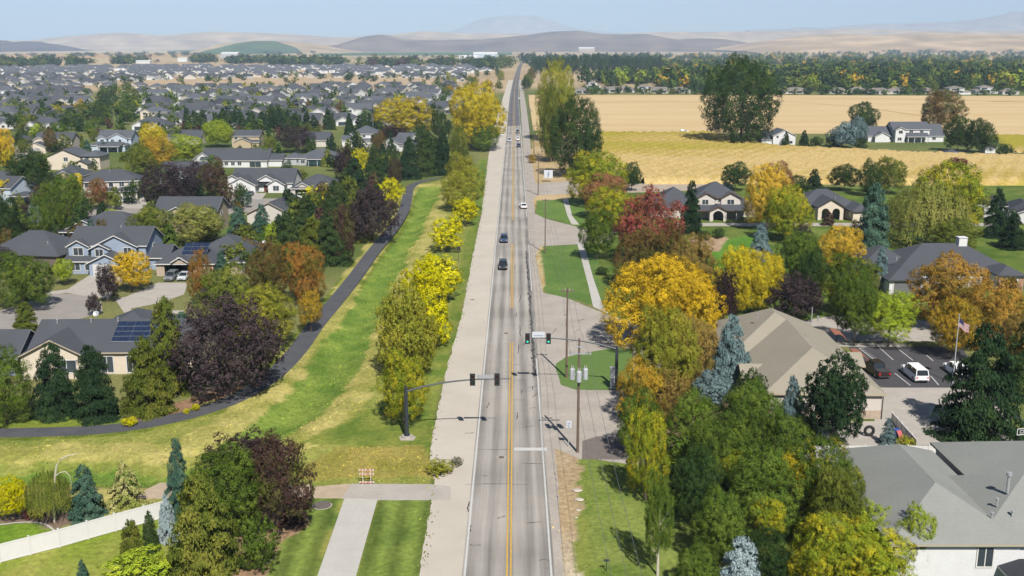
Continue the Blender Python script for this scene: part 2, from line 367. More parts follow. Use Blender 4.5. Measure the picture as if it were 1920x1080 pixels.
ribbon('road', 30, YD, -HWL - .25, HWR + .3, .012, M['road'])
ribbon('far_road', YD, 5200, -HWL - .25, HWR + .3, .012, M['road2'])
YL = lambda py: P(960, py)[1]
for a, b in ((1180, 642), (578, 457), (413, 236)):
    for s in (-1, 1): ribbon('centre_line', YL(a), YL(b), s * .17 - .075, s * .17 + .075, .018, M['yellow'])
for s in (-1, 1): ribbon('centre_line', YL(236), 3000, s * .17 - .075, s * .17 + .075, .018, M['yellow'])
ribbon('edge_line', 30, 3000, -HWL - .09, -HWL + .09, .018, M['white'])
for a, b in ((1180, 672), (545, 458), (407, 150)): ribbon('edge_line', YL(a), YL(b), HWR - .09, HWR + .09, .018, M['white'])
ribbon('stop_line', YL(845), YL(839.5), .45, HWR + .5, .019, M['white'])
# sealed cracks
mb = MB()
def crack(pts, w0=.05):
    vs = []; w_ = [w0 * random.uniform(.6, 1.6) for _ in pts]
    for i, (x, y) in enumerate(pts):
        d = Vector((pts[min(i + 1, len(pts) - 1)][0] - pts[max(i - 1, 0)][0], pts[min(i + 1, len(pts) - 1)][1] - pts[max(i - 1, 0)][1])).normalized()
        vs += [(x - d.y * w_[i], y + d.x * w_[i], .0155), (x + d.y * w_[i], y - d.x * w_[i], .0155)]
    mb.add(vs, [(2 * i, 2 * i + 1, 2 * i + 3, 2 * i + 2) for i in range(len(pts) - 1)])
for px, py, L_, ang in [(990, 800, 1.4, .2), (985, 640, 2.6, 1.4), (995, 560, 2.2, 1.5), (965, 500, 3, 1.5), (988, 440, 4, 1.5), (1150, 600, 1.5, .4), (1075, 640, 2, .2), (1040, 620, 1.6, 1.1), (930, 700, 1.2, .1), (915, 760, 1, 1.4), (880, 1000, 1.6, 1.5), (878, 950, 1.2, 1.5), (940, 970, .8, .3), (1000, 980, 1.4, .1), (970, 780, 1.2, 1.6), (976, 750, 1.2, 0), (1000, 725, 1.6, .3), (975, 713, 1.5, 0), (1003, 700, 1.8, 1.4), (968, 684, 1.2, 0), (973, 655, 2.5, 1.5), (975, 620, 3, 1.6), (1000, 765, 1.0, .1), (925, 843, 4.2, 0), (1000, 869, 2.6, 0), (930, 908, 6.5, 0), (890, 1022, 1, 0), (975, 560, 3, 1.5), (950, 645, 1.2, 0), (960, 697, 2, 0), (978, 735, .8, 1.5), (1022, 1050, .9, 0), (910, 892, .5, 0), (1005, 740, 1.4, .8), (999, 728, .8, 1.4), (880, 812, 1.1, .1), (968, 590, 1.5, 1.5), (1082, 620, 1.2, .6), (1090, 600, 1.6, .5), (1120, 610, 2, .3), (1060, 590, 1.2, 1)]:
    x, y = P(px, py); pts = []; n = 7
    for k in range(n):
        t = (k / (n - 1) - .5) * L_; pts.append((x + math.cos(ang) * t + random.uniform(-.08, .08), y + math.sin(ang) * t * 2 + random.uniform(-.12, .12)))
    crack(pts)
y = YL(700)                                                     # the sealed joint beside the right edge line
while y < YL(470):
    xx = RX + HWR - .35 - (y - YL(700)) * .002
    crack([(xx + random.uniform(-.25, .15), y + k * .6) for k in range(4)], random.uniform(.08, .2))
    if random.random() < .5: crack([(xx - random.uniform(.1, .7), y + .4), (xx - .1, y + .5), (xx + .2, y + .3)], .06)
    y += 1.7
tag(mb.build('crack_sealant', M['seal']), kind='structure')
strip('paved_path', PATHW, 3.1, .012, M['path'])
psheet('bridge_slab', [(640, 935), (660, 907), (805, 908), (845, 912), (845, 938), (700, 938)], .010, M['dconcrete'])
psheet('gravel_lane', [(585, 934), (590, 912), (660, 907), (641, 935)], .0085, mat('gravel_lane', C(206, 186, 160), .12, .8, fine=(5, .1)), .12)
psheet('lane_left', [(240, 935), (300, 905), (585, 909), (585, 934)], .0085, bpy.data.materials['gravel_lane'])
psheet('sidewalk', [(588, 1100), (646, 934), (708, 936), (662, 1100)], .014, M['concrete'])
psheet('asphalt_patch', [(1091, 861), (1092, 827), (1120, 818), (1160, 820), (1180, 862)], .012, M['patch'])
psheet('grass_island', [(1042, 682), (1060, 670), (1090, 663), (1150, 652), (1185, 655), (1190, 728), (1150, 732), (1080, 731), (1052, 722), (1047, 705)], .02, M['grassy'], .1)
psheet('sidewalk', [(1055, 374), (1065, 373), (1073, 405), (1086, 421), (1072, 421), (1064, 405)], .014, M['concrete'])
psheet('sidewalk', [(1082, 455), (1094, 455), (1112, 520), (1130, 572), (1141, 589), (1112, 575), (1103, 535)], .014, M['concrete'])
psheet('pavement', [(1270, 418), (1900, 418), (1900, 424), (1270, 424)], .010, M['dconcrete'])
# estate streets and drives on the left
psheet('estate_street', [(-80, 606), (75, 560), (100, 550), (160, 552), (190, 566), (192, 586), (150, 598), (60, 612), (-80, 640)], .010, M['street'])
psheet('driveway', [(118, 548), (185, 505), (232, 522), (205, 560), (165, 556)], .014, M['dconcrete'])
psheet('driveway', [(228, 560), (296, 530), (352, 530), (345, 552), (300, 568), (238, 580)], .014, M['dconcrete'])
psheet('pavement', [(82, 548), (140, 541), (152, 546), (90, 553)], .016, M['dconcrete'])
psheet('pavement', [(215, 560), (240, 556), (246, 583), (345, 582), (340, 588), (235, 590)], .016, M['dconcrete'])
psheet('estate_street', [(395, 388), (420, 372), (530, 372), (545, 384), (450, 400), (400, 405)], .010, M['street'])
psheet('driveway', [(410, 372), (430, 362), (500, 362), (490, 374)], .014, M['dconcrete'])
psheet('driveway', [(215, 390), (240, 368), (268, 366), (280, 392)], .014, M['dconcrete'])
psheet('driveway', [(545, 385), (560, 366), (600, 368), (590, 392)], .014, M['dconcrete'])
psheet('estate_street', [(-60, 405), (215, 386), (290, 384), (395, 388), (400, 402), (250, 404), (-60, 425)], .010, M['street'])
psheet('driveway', [(0, 300), (40, 280), (62, 292), (30, 310)], .014, M['dconcrete'])
# car park on the right
psheet('car_park', [(1590, 650), (1800, 650), (1860, 720), (1920, 790), (1640, 722)], .012, M['lot'])
psheet('parking_pavement', [(1560, 642), (1700, 644), (1700, 651), (1572, 650)], .018, M['dconcrete'])
psheet('concrete_yard', [(1630, 727), (1840, 727), (1900, 800), (1900, 835), (1530, 835), (1530, 790), (1640, 790)], .015, M['dconcrete'])
psheet('street_right', [(1480, 606), (1560, 592), (1900, 610), (1900, 640), (1560, 640), (1500, 628)], .010, M['dconcrete'])
for a, b, c, d in [(1610, 652, 1637, 673), (1649, 652, 1675, 675), (1685, 655, 1712, 676), (1737, 666, 1750, 677), (1678, 700, 1707, 723), (1745, 705, 1760, 722), (1615, 652, 1622, 652)]:
    strip('bay_line', [P(a, b), P(c, d)], .14, .018, M['white'])
for k in range(6): strip('bay_line', [P(1612 + k * 4.6, 653 + k * 3.6), P(1620 + k * 4.4, 653.5 + k * 3.5)], .12, .018, M['white'])
psheet('drain_cover_bed', [(748, 820), (756, 815), (772, 815), (780, 820), (775, 826), (752, 826)], .008, M['dconcrete'])
# manholes: ring and lid
iron = mat('cast_iron', C(120, 112, 104), .2, 4); ringm = mat('manhole_collar', C(196, 186, 176), .08, 3)
for px, py, r in [(940, 858, .55), (949, 625, .6), (886, 562, .45), (604, 948, 1.0)]:
    x, y = P(px, py); e = empty('manhole', x, y, .018, 0, 'round iron manhole cover in ' + {940: 'the near lane just past the white stop line', 949: 'the road beside the side street mouth', 886: 'the pale left shoulder', 604: 'the lawn left of the concrete footpath'}[px], 'manhole cover')
    MB().cyl(0, 0, 0, .012, r, 28).build('collar', ringm, e); MB().cyl(0, 0, .012, .03 if px != 604 else .12, r * .62 if px != 604 else .86, 28).build('lid', iron, e)

# ------------------------------------------------------------------ trees: crown prototypes made of leaf-sized faces
def unit(v): return v / (np.linalg.norm(v, axis=-1, keepdims=True) + 1e-9)
def cards(p, n, sw, sh, rng, up=None):            # one small quad per point, n = facing direction
    N_ = len(p); r = unit(rng.normal(size=(N_, 3)))
    a = np.cross(n, r) if up is None else np.cross(n, up + .25 * r)
    a = unit(a); b = np.cross(n, a)
    sw = (sw * rng.uniform(.6, 1.4, N_))[:, None]; sh = (sh * rng.uniform(.6, 1.4, N_))[:, None]
    k = unit(n) * (sw * .25)
    return np.stack([p - a * sw - b * sh, p + a * sw * .6 - b * sh * .4 + k, p + a * sw + b * sh, p - a * sw * .5 + b * sh * .6 + k], 1)
def leafmesh(name, quads, rng, shade=None):
    n = len(quads); v = quads.reshape(-1, 3).astype(np.float32)
    me = bpy.data.meshes.new(name); me.vertices.add(4 * n); me.vertices.foreach_set('co', v.ravel())
    me.loops.add(4 * n); me.loops.foreach_set('vertex_index', np.arange(4 * n, dtype=np.int32))
    me.polygons.add(n); me.polygons.foreach_set('loop_start', np.arange(0, 4 * n, 4, dtype=np.int32)); me.update(calc_edges=True)
    at = me.attributes.new('leaf', 'FLOAT', 'POINT'); at.data.foreach_set('value', np.repeat(rng.random(n), 4).astype(np.float32))
    me.materials.append(FOL); return me
def lobed(seed, N_, s, nl=30, lr=(.26, .42), cr=.68, elong=1.0, shellw=.35, sink=-.6, K=950, tr=.085, fill=.12):
    rng = np.random.default_rng(seed); L_ = []
    for k in range(nl):
        z = 1 - 2 * (k + .5) / nl; th = k * 2.39996 + rng.uniform(-.35, .35); z = max(z + rng.uniform(-.1, .1), sink)
        q = math.sqrt(max(0, 1 - z * z)); c = np.array((q * math.cos(th), q * math.sin(th), z)) * cr * rng.uniform(.66, 1.2)
        L_.append((c, rng.uniform(*lr)))
    for k in range(nl // 5): L_.append((unit(rng.normal(size=3)) * rng.uniform(0, .35), rng.uniform(.3, .45)))
    c = np.array([l[0] for l in L_]); r = np.array([l[1] for l in L_]); w_ = r ** 2; w_ /= w_.sum()
    ps = []; ns = []; tot = 0
    while tot < K:
        i = rng.choice(len(r), K * 3, p=w_); d = unit(rng.normal(size=(K * 3, 3))); rr = r[i] * (1 - shellw * rng.random(K * 3) ** 2)
        p = c[i] + d * rr[:, None] * np.array((1, 1, elong))
        dm = np.linalg.norm((p[:, None] - c[None]) / np.array((1, 1, elong)), axis=2) / r[None]; dm[np.arange(K * 3), i] = 9
        ok = dm.min(1) > .86; ps.append(p[ok]); ns.append(d[ok]); tot += ok.sum()
    tc_ = np.concatenate(ps)[:K]; td = np.concatenate(ns)[:K]
    i = rng.integers(0, K, N_); d = unit(rng.normal(size=(N_, 3)) + td[i] * .6); rad = tr * rng.uniform(.55, 1.5, K)[i] * rng.uniform(.35, 1.05, N_)
    p = tc_[i] + d * rad[:, None]
    nf = int(N_ * fill); p[:nf] = unit(rng.normal(size=(nf, 3))) * (.62 * rng.random(nf) ** .4)[:, None] * np.array((1, 1, elong)); d[:nf] = unit(p[:nf])
    n = unit(d * .9 + td[i] * .6 + unit(p) * .25 + rng.normal(size=p.shape) * .16 + np.array((0, 0, .08)))
    e = np.percentile(np.abs(p), 98.5, axis=0); p = p / np.array((max(e[0], e[1]),) * 2 + (e[2],))
    return cards(p, n, s, s * .8, rng), rng
def cone(seed, N_, s, tiers=13, br=13, droop=.25, pw=.85, fuzz=1.0, base=.0):
    rng = np.random.default_rng(seed); B = []
    for k in range(tiers):
        t = base + (1 - base) * (k / tiers) ** .92; Rr = (1 - t) ** pw + .02; nb = max(4, int(br * (.4 + .6 * Rr)))
        for j in range(nb): B.append((t + rng.uniform(-.03, .03), rng.uniform(0, 6.283), Rr * rng.uniform(.78, 1.1)))
    B = np.array(B); w_ = B[:, 2] ** 1.4; w_ /= w_.sum(); i = rng.choice(len(B), N_, p=w_)
    u = rng.random(N_) ** .55; r = B[i, 2] * u; an = B[i, 1] + rng.normal(size=N_) * .16 * fuzz / (.35 + u)
    z = B[i, 0] - droop * r * u * .35 + rng.normal(size=N_) * .018 * fuzz + .02
    p = np.stack([r * np.cos(an), r * np.sin(an), np.clip(z, 0, 1)], 1)
    n = unit(np.stack([np.cos(an) * .55, np.sin(an) * .55, np.full(N_, .75)], 1) + rng.normal(size=(N_, 3)) * .5)
    return cards(p, n, s * 1.0, s * .75, rng), rng
def willow(seed, N_, s):
    rng = np.random.default_rng(seed); ns_ = 260; z0 = rng.random(ns_); th = rng.uniform(0, 6.283, ns_)
    r0 = np.sqrt(rng.random(ns_)) * .95 + .05; top = np.sqrt(np.clip(1 - r0 ** 2, 0, 1)) * .95 + rng.uniform(-.08, .05, ns_); bot = -1 + rng.random(ns_) * .55 + (1 - r0) * .5
    i = rng.integers(0, ns_, N_); u = rng.random(N_) ** 1.1; z = top[i] + (bot[i] - top[i]) * u
    rr = r0[i] * (1 + .06 * u); a = th[i] + rng.normal(size=N_) * .03
    p = np.stack([rr * np.cos(a), rr * np.sin(a), z], 1) + rng.normal(size=(N_, 3)) * .012
    n = unit(np.stack([np.cos(a), np.sin(a), np.full(N_, .5)], 1) + rng.normal(size=(N_, 3)) * .4)
    return cards(p, n, s * .55, s * 1.7, rng, np.array((0, 0, 1.0))), rng
def columns(seed, N_, s):                                       # fan of upright plumes
    rng = np.random.default_rng(seed); nl = 34; th = np.arange(nl) * 2.4; rr = np.sqrt((np.arange(nl) + .5) / nl) * .78
    cx, cyy = rr * np.cos(th), rr * np.sin(th); ht = 1 - rr ** 2 * .9 * rng.uniform(.5, 1, nl); lo = -1 + rng.random(nl) * .35 + .2 * (rr < .4)
    i = rng.integers(0, nl, N_); u = rng.random(N_); z = lo[i] + (ht[i] - lo[i]) * u; w_ = .2 * (1 - (u * 2 - .9) ** 2 * .65) + .03
    a = rng.uniform(0, 6.283, N_); d = np.stack([np.cos(a), np.sin(a), (u - .4) * 1.4], 1)
    p = np.stack([cx[i] * (.72 + .35 * u) + w_ * np.cos(a), cyy[i] * (.72 + .35 * u) + w_ * np.sin(a), z], 1)
    n = unit(d + np.stack([p[:, 0], p[:, 1], p[:, 2] * .3], 1) * .6 + rng.normal(size=(N_, 3)) * .5)
    return cards(p, n, s * .8, s * 1.1, rng), rng

# foliage: base colour comes from each tree, with leaf to leaf and clump to clump variation
FOL = bpy.data.materials.new('foliage'); t, N, L = nodes(FOL)
o = N("ShaderNodeOutputMaterial"); df = N("ShaderNodeBsdfDiffuse"); tr = N("ShaderNodeBsdfTranslucent"); ms = N("ShaderNodeMixShader"); ms.inputs[0].default_value = .12
ca = N("ShaderNodeAttribute"); ca.attribute_type = 'OBJECT'; ca.attribute_name = 'tone_a'
cb = N("ShaderNodeAttribute"); cb.attribute_type = 'OBJECT'; cb.attribute_name = 'tone_b'
lf = N("ShaderNodeAttribute"); lf.attribute_name = 'leaf'; tc = N("ShaderNodeTexCoord"); oi = N("ShaderNodeObjectInfo")
va = N("ShaderNodeVectorMath"); va.operation = 'ADD'; L(tc.outputs['Object'], va.inputs[0]); L(oi.outputs['Random'], va.inputs[1])
n = N("ShaderNodeTexNoise"); n.inputs['Scale'].default_value = 1.7; n.inputs['Detail'].default_value = 3; n.inputs['Roughness'].default_value = .7; L(va.outputs[0], n.inputs['Vector'])
ad = N("ShaderNodeMath"); ad.operation = 'MULTIPLY_ADD'; L(lf.outputs['Fac'], ad.inputs[0]); ad.inputs[1].default_value = .10; am = N("ShaderNodeAttribute"); am.attribute_type = 'OBJECT'; am.attribute_name = 'tone_m'; a9 = N("ShaderNodeMath"); a9.operation = 'ADD'; L(n.outputs[0], a9.inputs[0]); L(am.outputs['Fac'], a9.inputs[1]); L(a9.outputs[0], ad.inputs[2])
rg = N("ShaderNodeMapRange"); rg.inputs[1].default_value = .48; rg.inputs[2].default_value = .68; L(ad.outputs[0], rg.inputs[0])
mx = N("ShaderNodeMix"); mx.data_type = 'RGBA'; L(rg.outputs[0], mx.inputs[0]); L(ca.outputs['Color'], mx.inputs[6]); L(cb.outputs['Color'], mx.inputs[7])
rv = N("ShaderNodeMapRange"); rv.inputs[3].default_value = .88; rv.inputs[4].default_value = 1.12; L(lf.outputs['Fac'], rv.inputs[0])
sc = N("ShaderNodeVectorMath"); sc.operation = 'SCALE'; L(mx.outputs[2], sc.inputs[0]); L(rv.outputs[0], sc.inputs['Scale'])
L(sc.outputs[0], df.inputs[0]); L(sc.outputs[0], tr.inputs[0]); L(df.outputs[0], ms.inputs[1]); L(tr.outputs[0], ms.inputs[2]); L(ms.outputs[0], o.inputs[0])
BARK = mat('bark', C(120, 104, 88), .2, 6); PALEBARK = mat('pale_bark', C(226, 216, 200), .12, 6)

PR = {}
def proto(k, q): PR.setdefault(k, []).append(leafmesh('crown_' + k, *q))
for sd in (1, 2, 3, 4): proto('round', lobed(sd, 46000, .0155, 30, (.2, .42), K=1200, tr=.085))
for sd in (5, 6): proto('oval', lobed(sd, 34000, .016, 26, (.2, .36), elong=1.4))
for sd in (7, 8): proto('airy', lobed(sd, 30000, .018, 60, (.12, .26), .76, shellw=.8, K=2000, tr=.05))
for sd in (9, 10): proto('pine', lobed(sd, 30000, .023, 60, (.18, .28), .76, K=1500, tr=.07, elong=1.2))
for sd in (11, 12): proto('spruce', cone(sd, 24000, .020, 15, 14, .3, .54, .85))
proto('fir', cone(13, 12000, .024, 11, 9, .5, .9, .8))
for sd in (14, 15): proto('cedar', cone(sd, 24000, .022, 17, 15, .2, .45, .95))
proto('willow', willow(16, 24000, .016))
for sd in (17, 18): proto('poplar', lobed(sd, 40000, .0165, 56, (.12, .27), .74, elong=1.7, K=1700, tr=.085))
for sd in (19, 20): proto('shrub', lobed(sd, 9000, .032, 18, (.3, .45), K=260, tr=.11))
for sd in (21, 22, 23): proto('round_far', lobed(sd, 3600, .048, 18, (.26, .44), K=170, tr=.13))
for sd in (24, 25): proto('cone_far', cone(sd, 3200, .055, 9, 9, .2, .5, 1.3))
for sd in (26,): proto('poplar_far', columns(sd, 3000, .05))
for sd in (27, 28): proto('oval_far', lobed(sd, 3000, .05, 16, (.26, .42), elong=1.4, K=150, tr=.13))
CONES = {'spruce', 'fir', 'cedar', 'cone_far'}

PAL = {  # observed sunlit leaf colours -> two tones of reflectance
 'green': ((86, 110, 42), (118, 138, 54)), 'dgreen': ((54, 78, 40), (78, 98, 48)), 'olive': ((144, 150, 52), (178, 172, 62)), 'oliveg': ((102, 116, 46), (142, 146, 60)),
 'conifer': ((62, 84, 46), (88, 102, 54)), 'dconifer': ((46, 68, 44), (64, 86, 50)), 'ycedar': ((98, 112, 44), (136, 136, 58)), 'blue': ((120, 146, 148), (152, 176, 176)),
 'bluegreen': ((72, 104, 88), (104, 134, 112)), 'lemon': ((206, 202, 14), (238, 226, 30)), 'yellow': ((204, 184, 40), (222, 200, 50)), 'gold': ((236, 196, 44), (200, 166, 44)),
 'pgold': ((236, 194, 72), (206, 174, 52)), 'orange': ((190, 146, 62), (142, 120, 52)), 'tan': ((170, 142, 78), (136, 124, 60)), 'rust': ((126, 100, 58), (98, 106, 50)),
 'red': ((164, 84, 76), (126, 92, 64)), 'pink': ((164, 112, 82), (132, 118, 58)), 'purple': ((72, 60, 64), (90, 76, 76)), 'dpurple': ((62, 48, 52), (80, 62, 60)),
 'lime': ((156, 180, 52), (188, 200, 60)), 'ygreen': ((140, 158, 46), (204, 190, 48)), 'greeny': ((92, 114, 44), (216, 194, 44)), 'willow': ((134, 140, 66), (164, 162, 84)),
 'purgr': ((90, 66, 62), (104, 112, 50)), 'pale': ((182, 204, 208), (208, 222, 222)), 'whit': ((200, 196, 128), (140, 152, 70)), 'redor': ((172, 120, 56), (116, 114, 48)), 'maroon': ((108, 66, 64), (124, 76, 66)), 'greyb': ((140, 140, 116), (164, 156, 124)), 'gorange': ((208, 168, 54), (134, 126, 48))}
TRK = {}
def trunk_mesh(pale=False, seed=0):
    key = (pale, seed)
    if key in TRK: return TRK[key]
    rg_ = random.Random(seed); mb = MB()
    mb.tube([(0, 0, -.02), (.01, 0, .25), (.02, -.01, .55), (.0, .0, .9)], [.034, .024, .018, .006], 7)
    for k in range(6):
        a = k * 1.05 + rg_.random(); z = .22 + .09 * k; r = .22 + .12 * rg_.random()
        mb.tube([(.01, 0, z), (r * .5 * math.cos(a), r * .5 * math.sin(a), z + .10), (r * math.cos(a), r * math.sin(a), z + .24)], [.013, .009, .003], 5)
    o_ = mb.build('trunk', PALEBARK if pale else BARK); me_ = o_.data; bpy.data.objects.remove(o_); TRK[key] = me_; return me_
CAT = {'spruce': 'spruce tree', 'fir': 'fir tree', 'cedar': 'conifer', 'pine': 'pine tree', 'willow': 'willow tree', 'poplar': 'poplar tree', 'shrub': 'shrub'}
NAM = {'spruce': 'spruce_tree', 'fir': 'fir_tree', 'cedar': 'conifer_tree', 'pine': 'pine_tree', 'willow': 'willow_tree', 'poplar': 'poplar_tree', 'shrub': 'shrub'}
NT = [0]; TREES = []
def place(kind, x0, x1, yt, yb, clear):
    """world position, radius and heights of a crown whose outline spans x0..x1, yt..yb in the photograph"""
    xc = (x0 + x1) / 2; by = yb
    for _ in range(25):
        X_, Y_ = P(xc, by); q = F / (np.array((X_, Y_, -HC)) @ FW); d = math.atan2(HC, Y_); cd, sd = math.cos(d), math.sin(d)
        a = (x1 - x0) / 2 / q
        if kind in CONES:
            nb = yb - (a * sd * .85 - clear * cd) * q; Ht = (nb - yt) / q / cd
        else:
            E = (yb - yt) / 2 / q; b = math.sqrt(max(E * E - (a * sd) ** 2, (a * .45) ** 2)) / cd; c = b * .97 + clear
            nb = (yt + yb) / 2 + c * cd * q; Ht = c + b
        by = by * .4 + nb * .6
    X_, Y_ = P(xc, by)
    if kind in CONES: return X_, Y_, a, clear, Ht - clear, Ht
    return X_, Y_, a, c, b, Ht
def T(kind, x0, x1, yt, yb, pal, label, clear=None, pale=False, far=False, group=None, cat=None, name=None):
    if clear is None: clear = {'spruce': .1, 'cedar': .05, 'fir': .1, 'pine': .3, 'shrub': .0, 'willow': .3}.get(kind, 1.2)
    pk = kind
    if far:
        pk = {'spruce': 'cone_far', 'cedar': 'cone_far', 'poplar': 'poplar_far', 'oval': 'oval_far'}.get(kind, 'round_far')
    X_, Y_, a, c, b, Ht = place(pk, x0, x1, yt, yb, clear)
    z0 = float(gz(X_, Y_)) if Y_ < 400 else 0
    return tree(kind, pk, X_, Y_, z0, a, c, b, Ht, pal, label, pale, group, cat, name)
def tree(kind, pk, X_, Y_, z0, a, c, b, Ht, pal, label, pale=False, group=None, cat=None, name=None):
    NT[0] += 1; k = NT[0]; e = empty(name or NAM.get(kind, 'tree'), X_, Y_, z0, (k * 2.399) % 6.283, label, cat or CAT.get(kind, 'tree'), group)
    me_ = PR[pk][k % len(PR[pk])]; cr = bpy.data.objects.new('crown' if kind != 'shrub' else 'foliage', me_); COL.objects.link(cr); cr.parent = e
    cr.location = (0, 0, c); cr.scale = (a, a, b)
    jt = 1 + .10 * math.sin(k * 1.7)
    for nm, cc in zip(('tone_a', 'tone_b'), PAL[pal]): cr[nm] = [v * jt for v in C(*cc, k=1.55)]
    cr['tone_m'] = {'greeny': -.10, 'purgr': -.03}.get(pal, 0.0)
    if kind != 'shrub' or Ht > 2.2:
        tk = bpy.data.objects.new('trunk', trunk_mesh(pale, k % 3)); COL.objects.link(tk); tk.parent = e
        h = Ht * (.8 if pk in CONES else .85); tk.scale = (h * (.5 if kind != 'poplar' else .7),) * 2 + (h,)
    return e

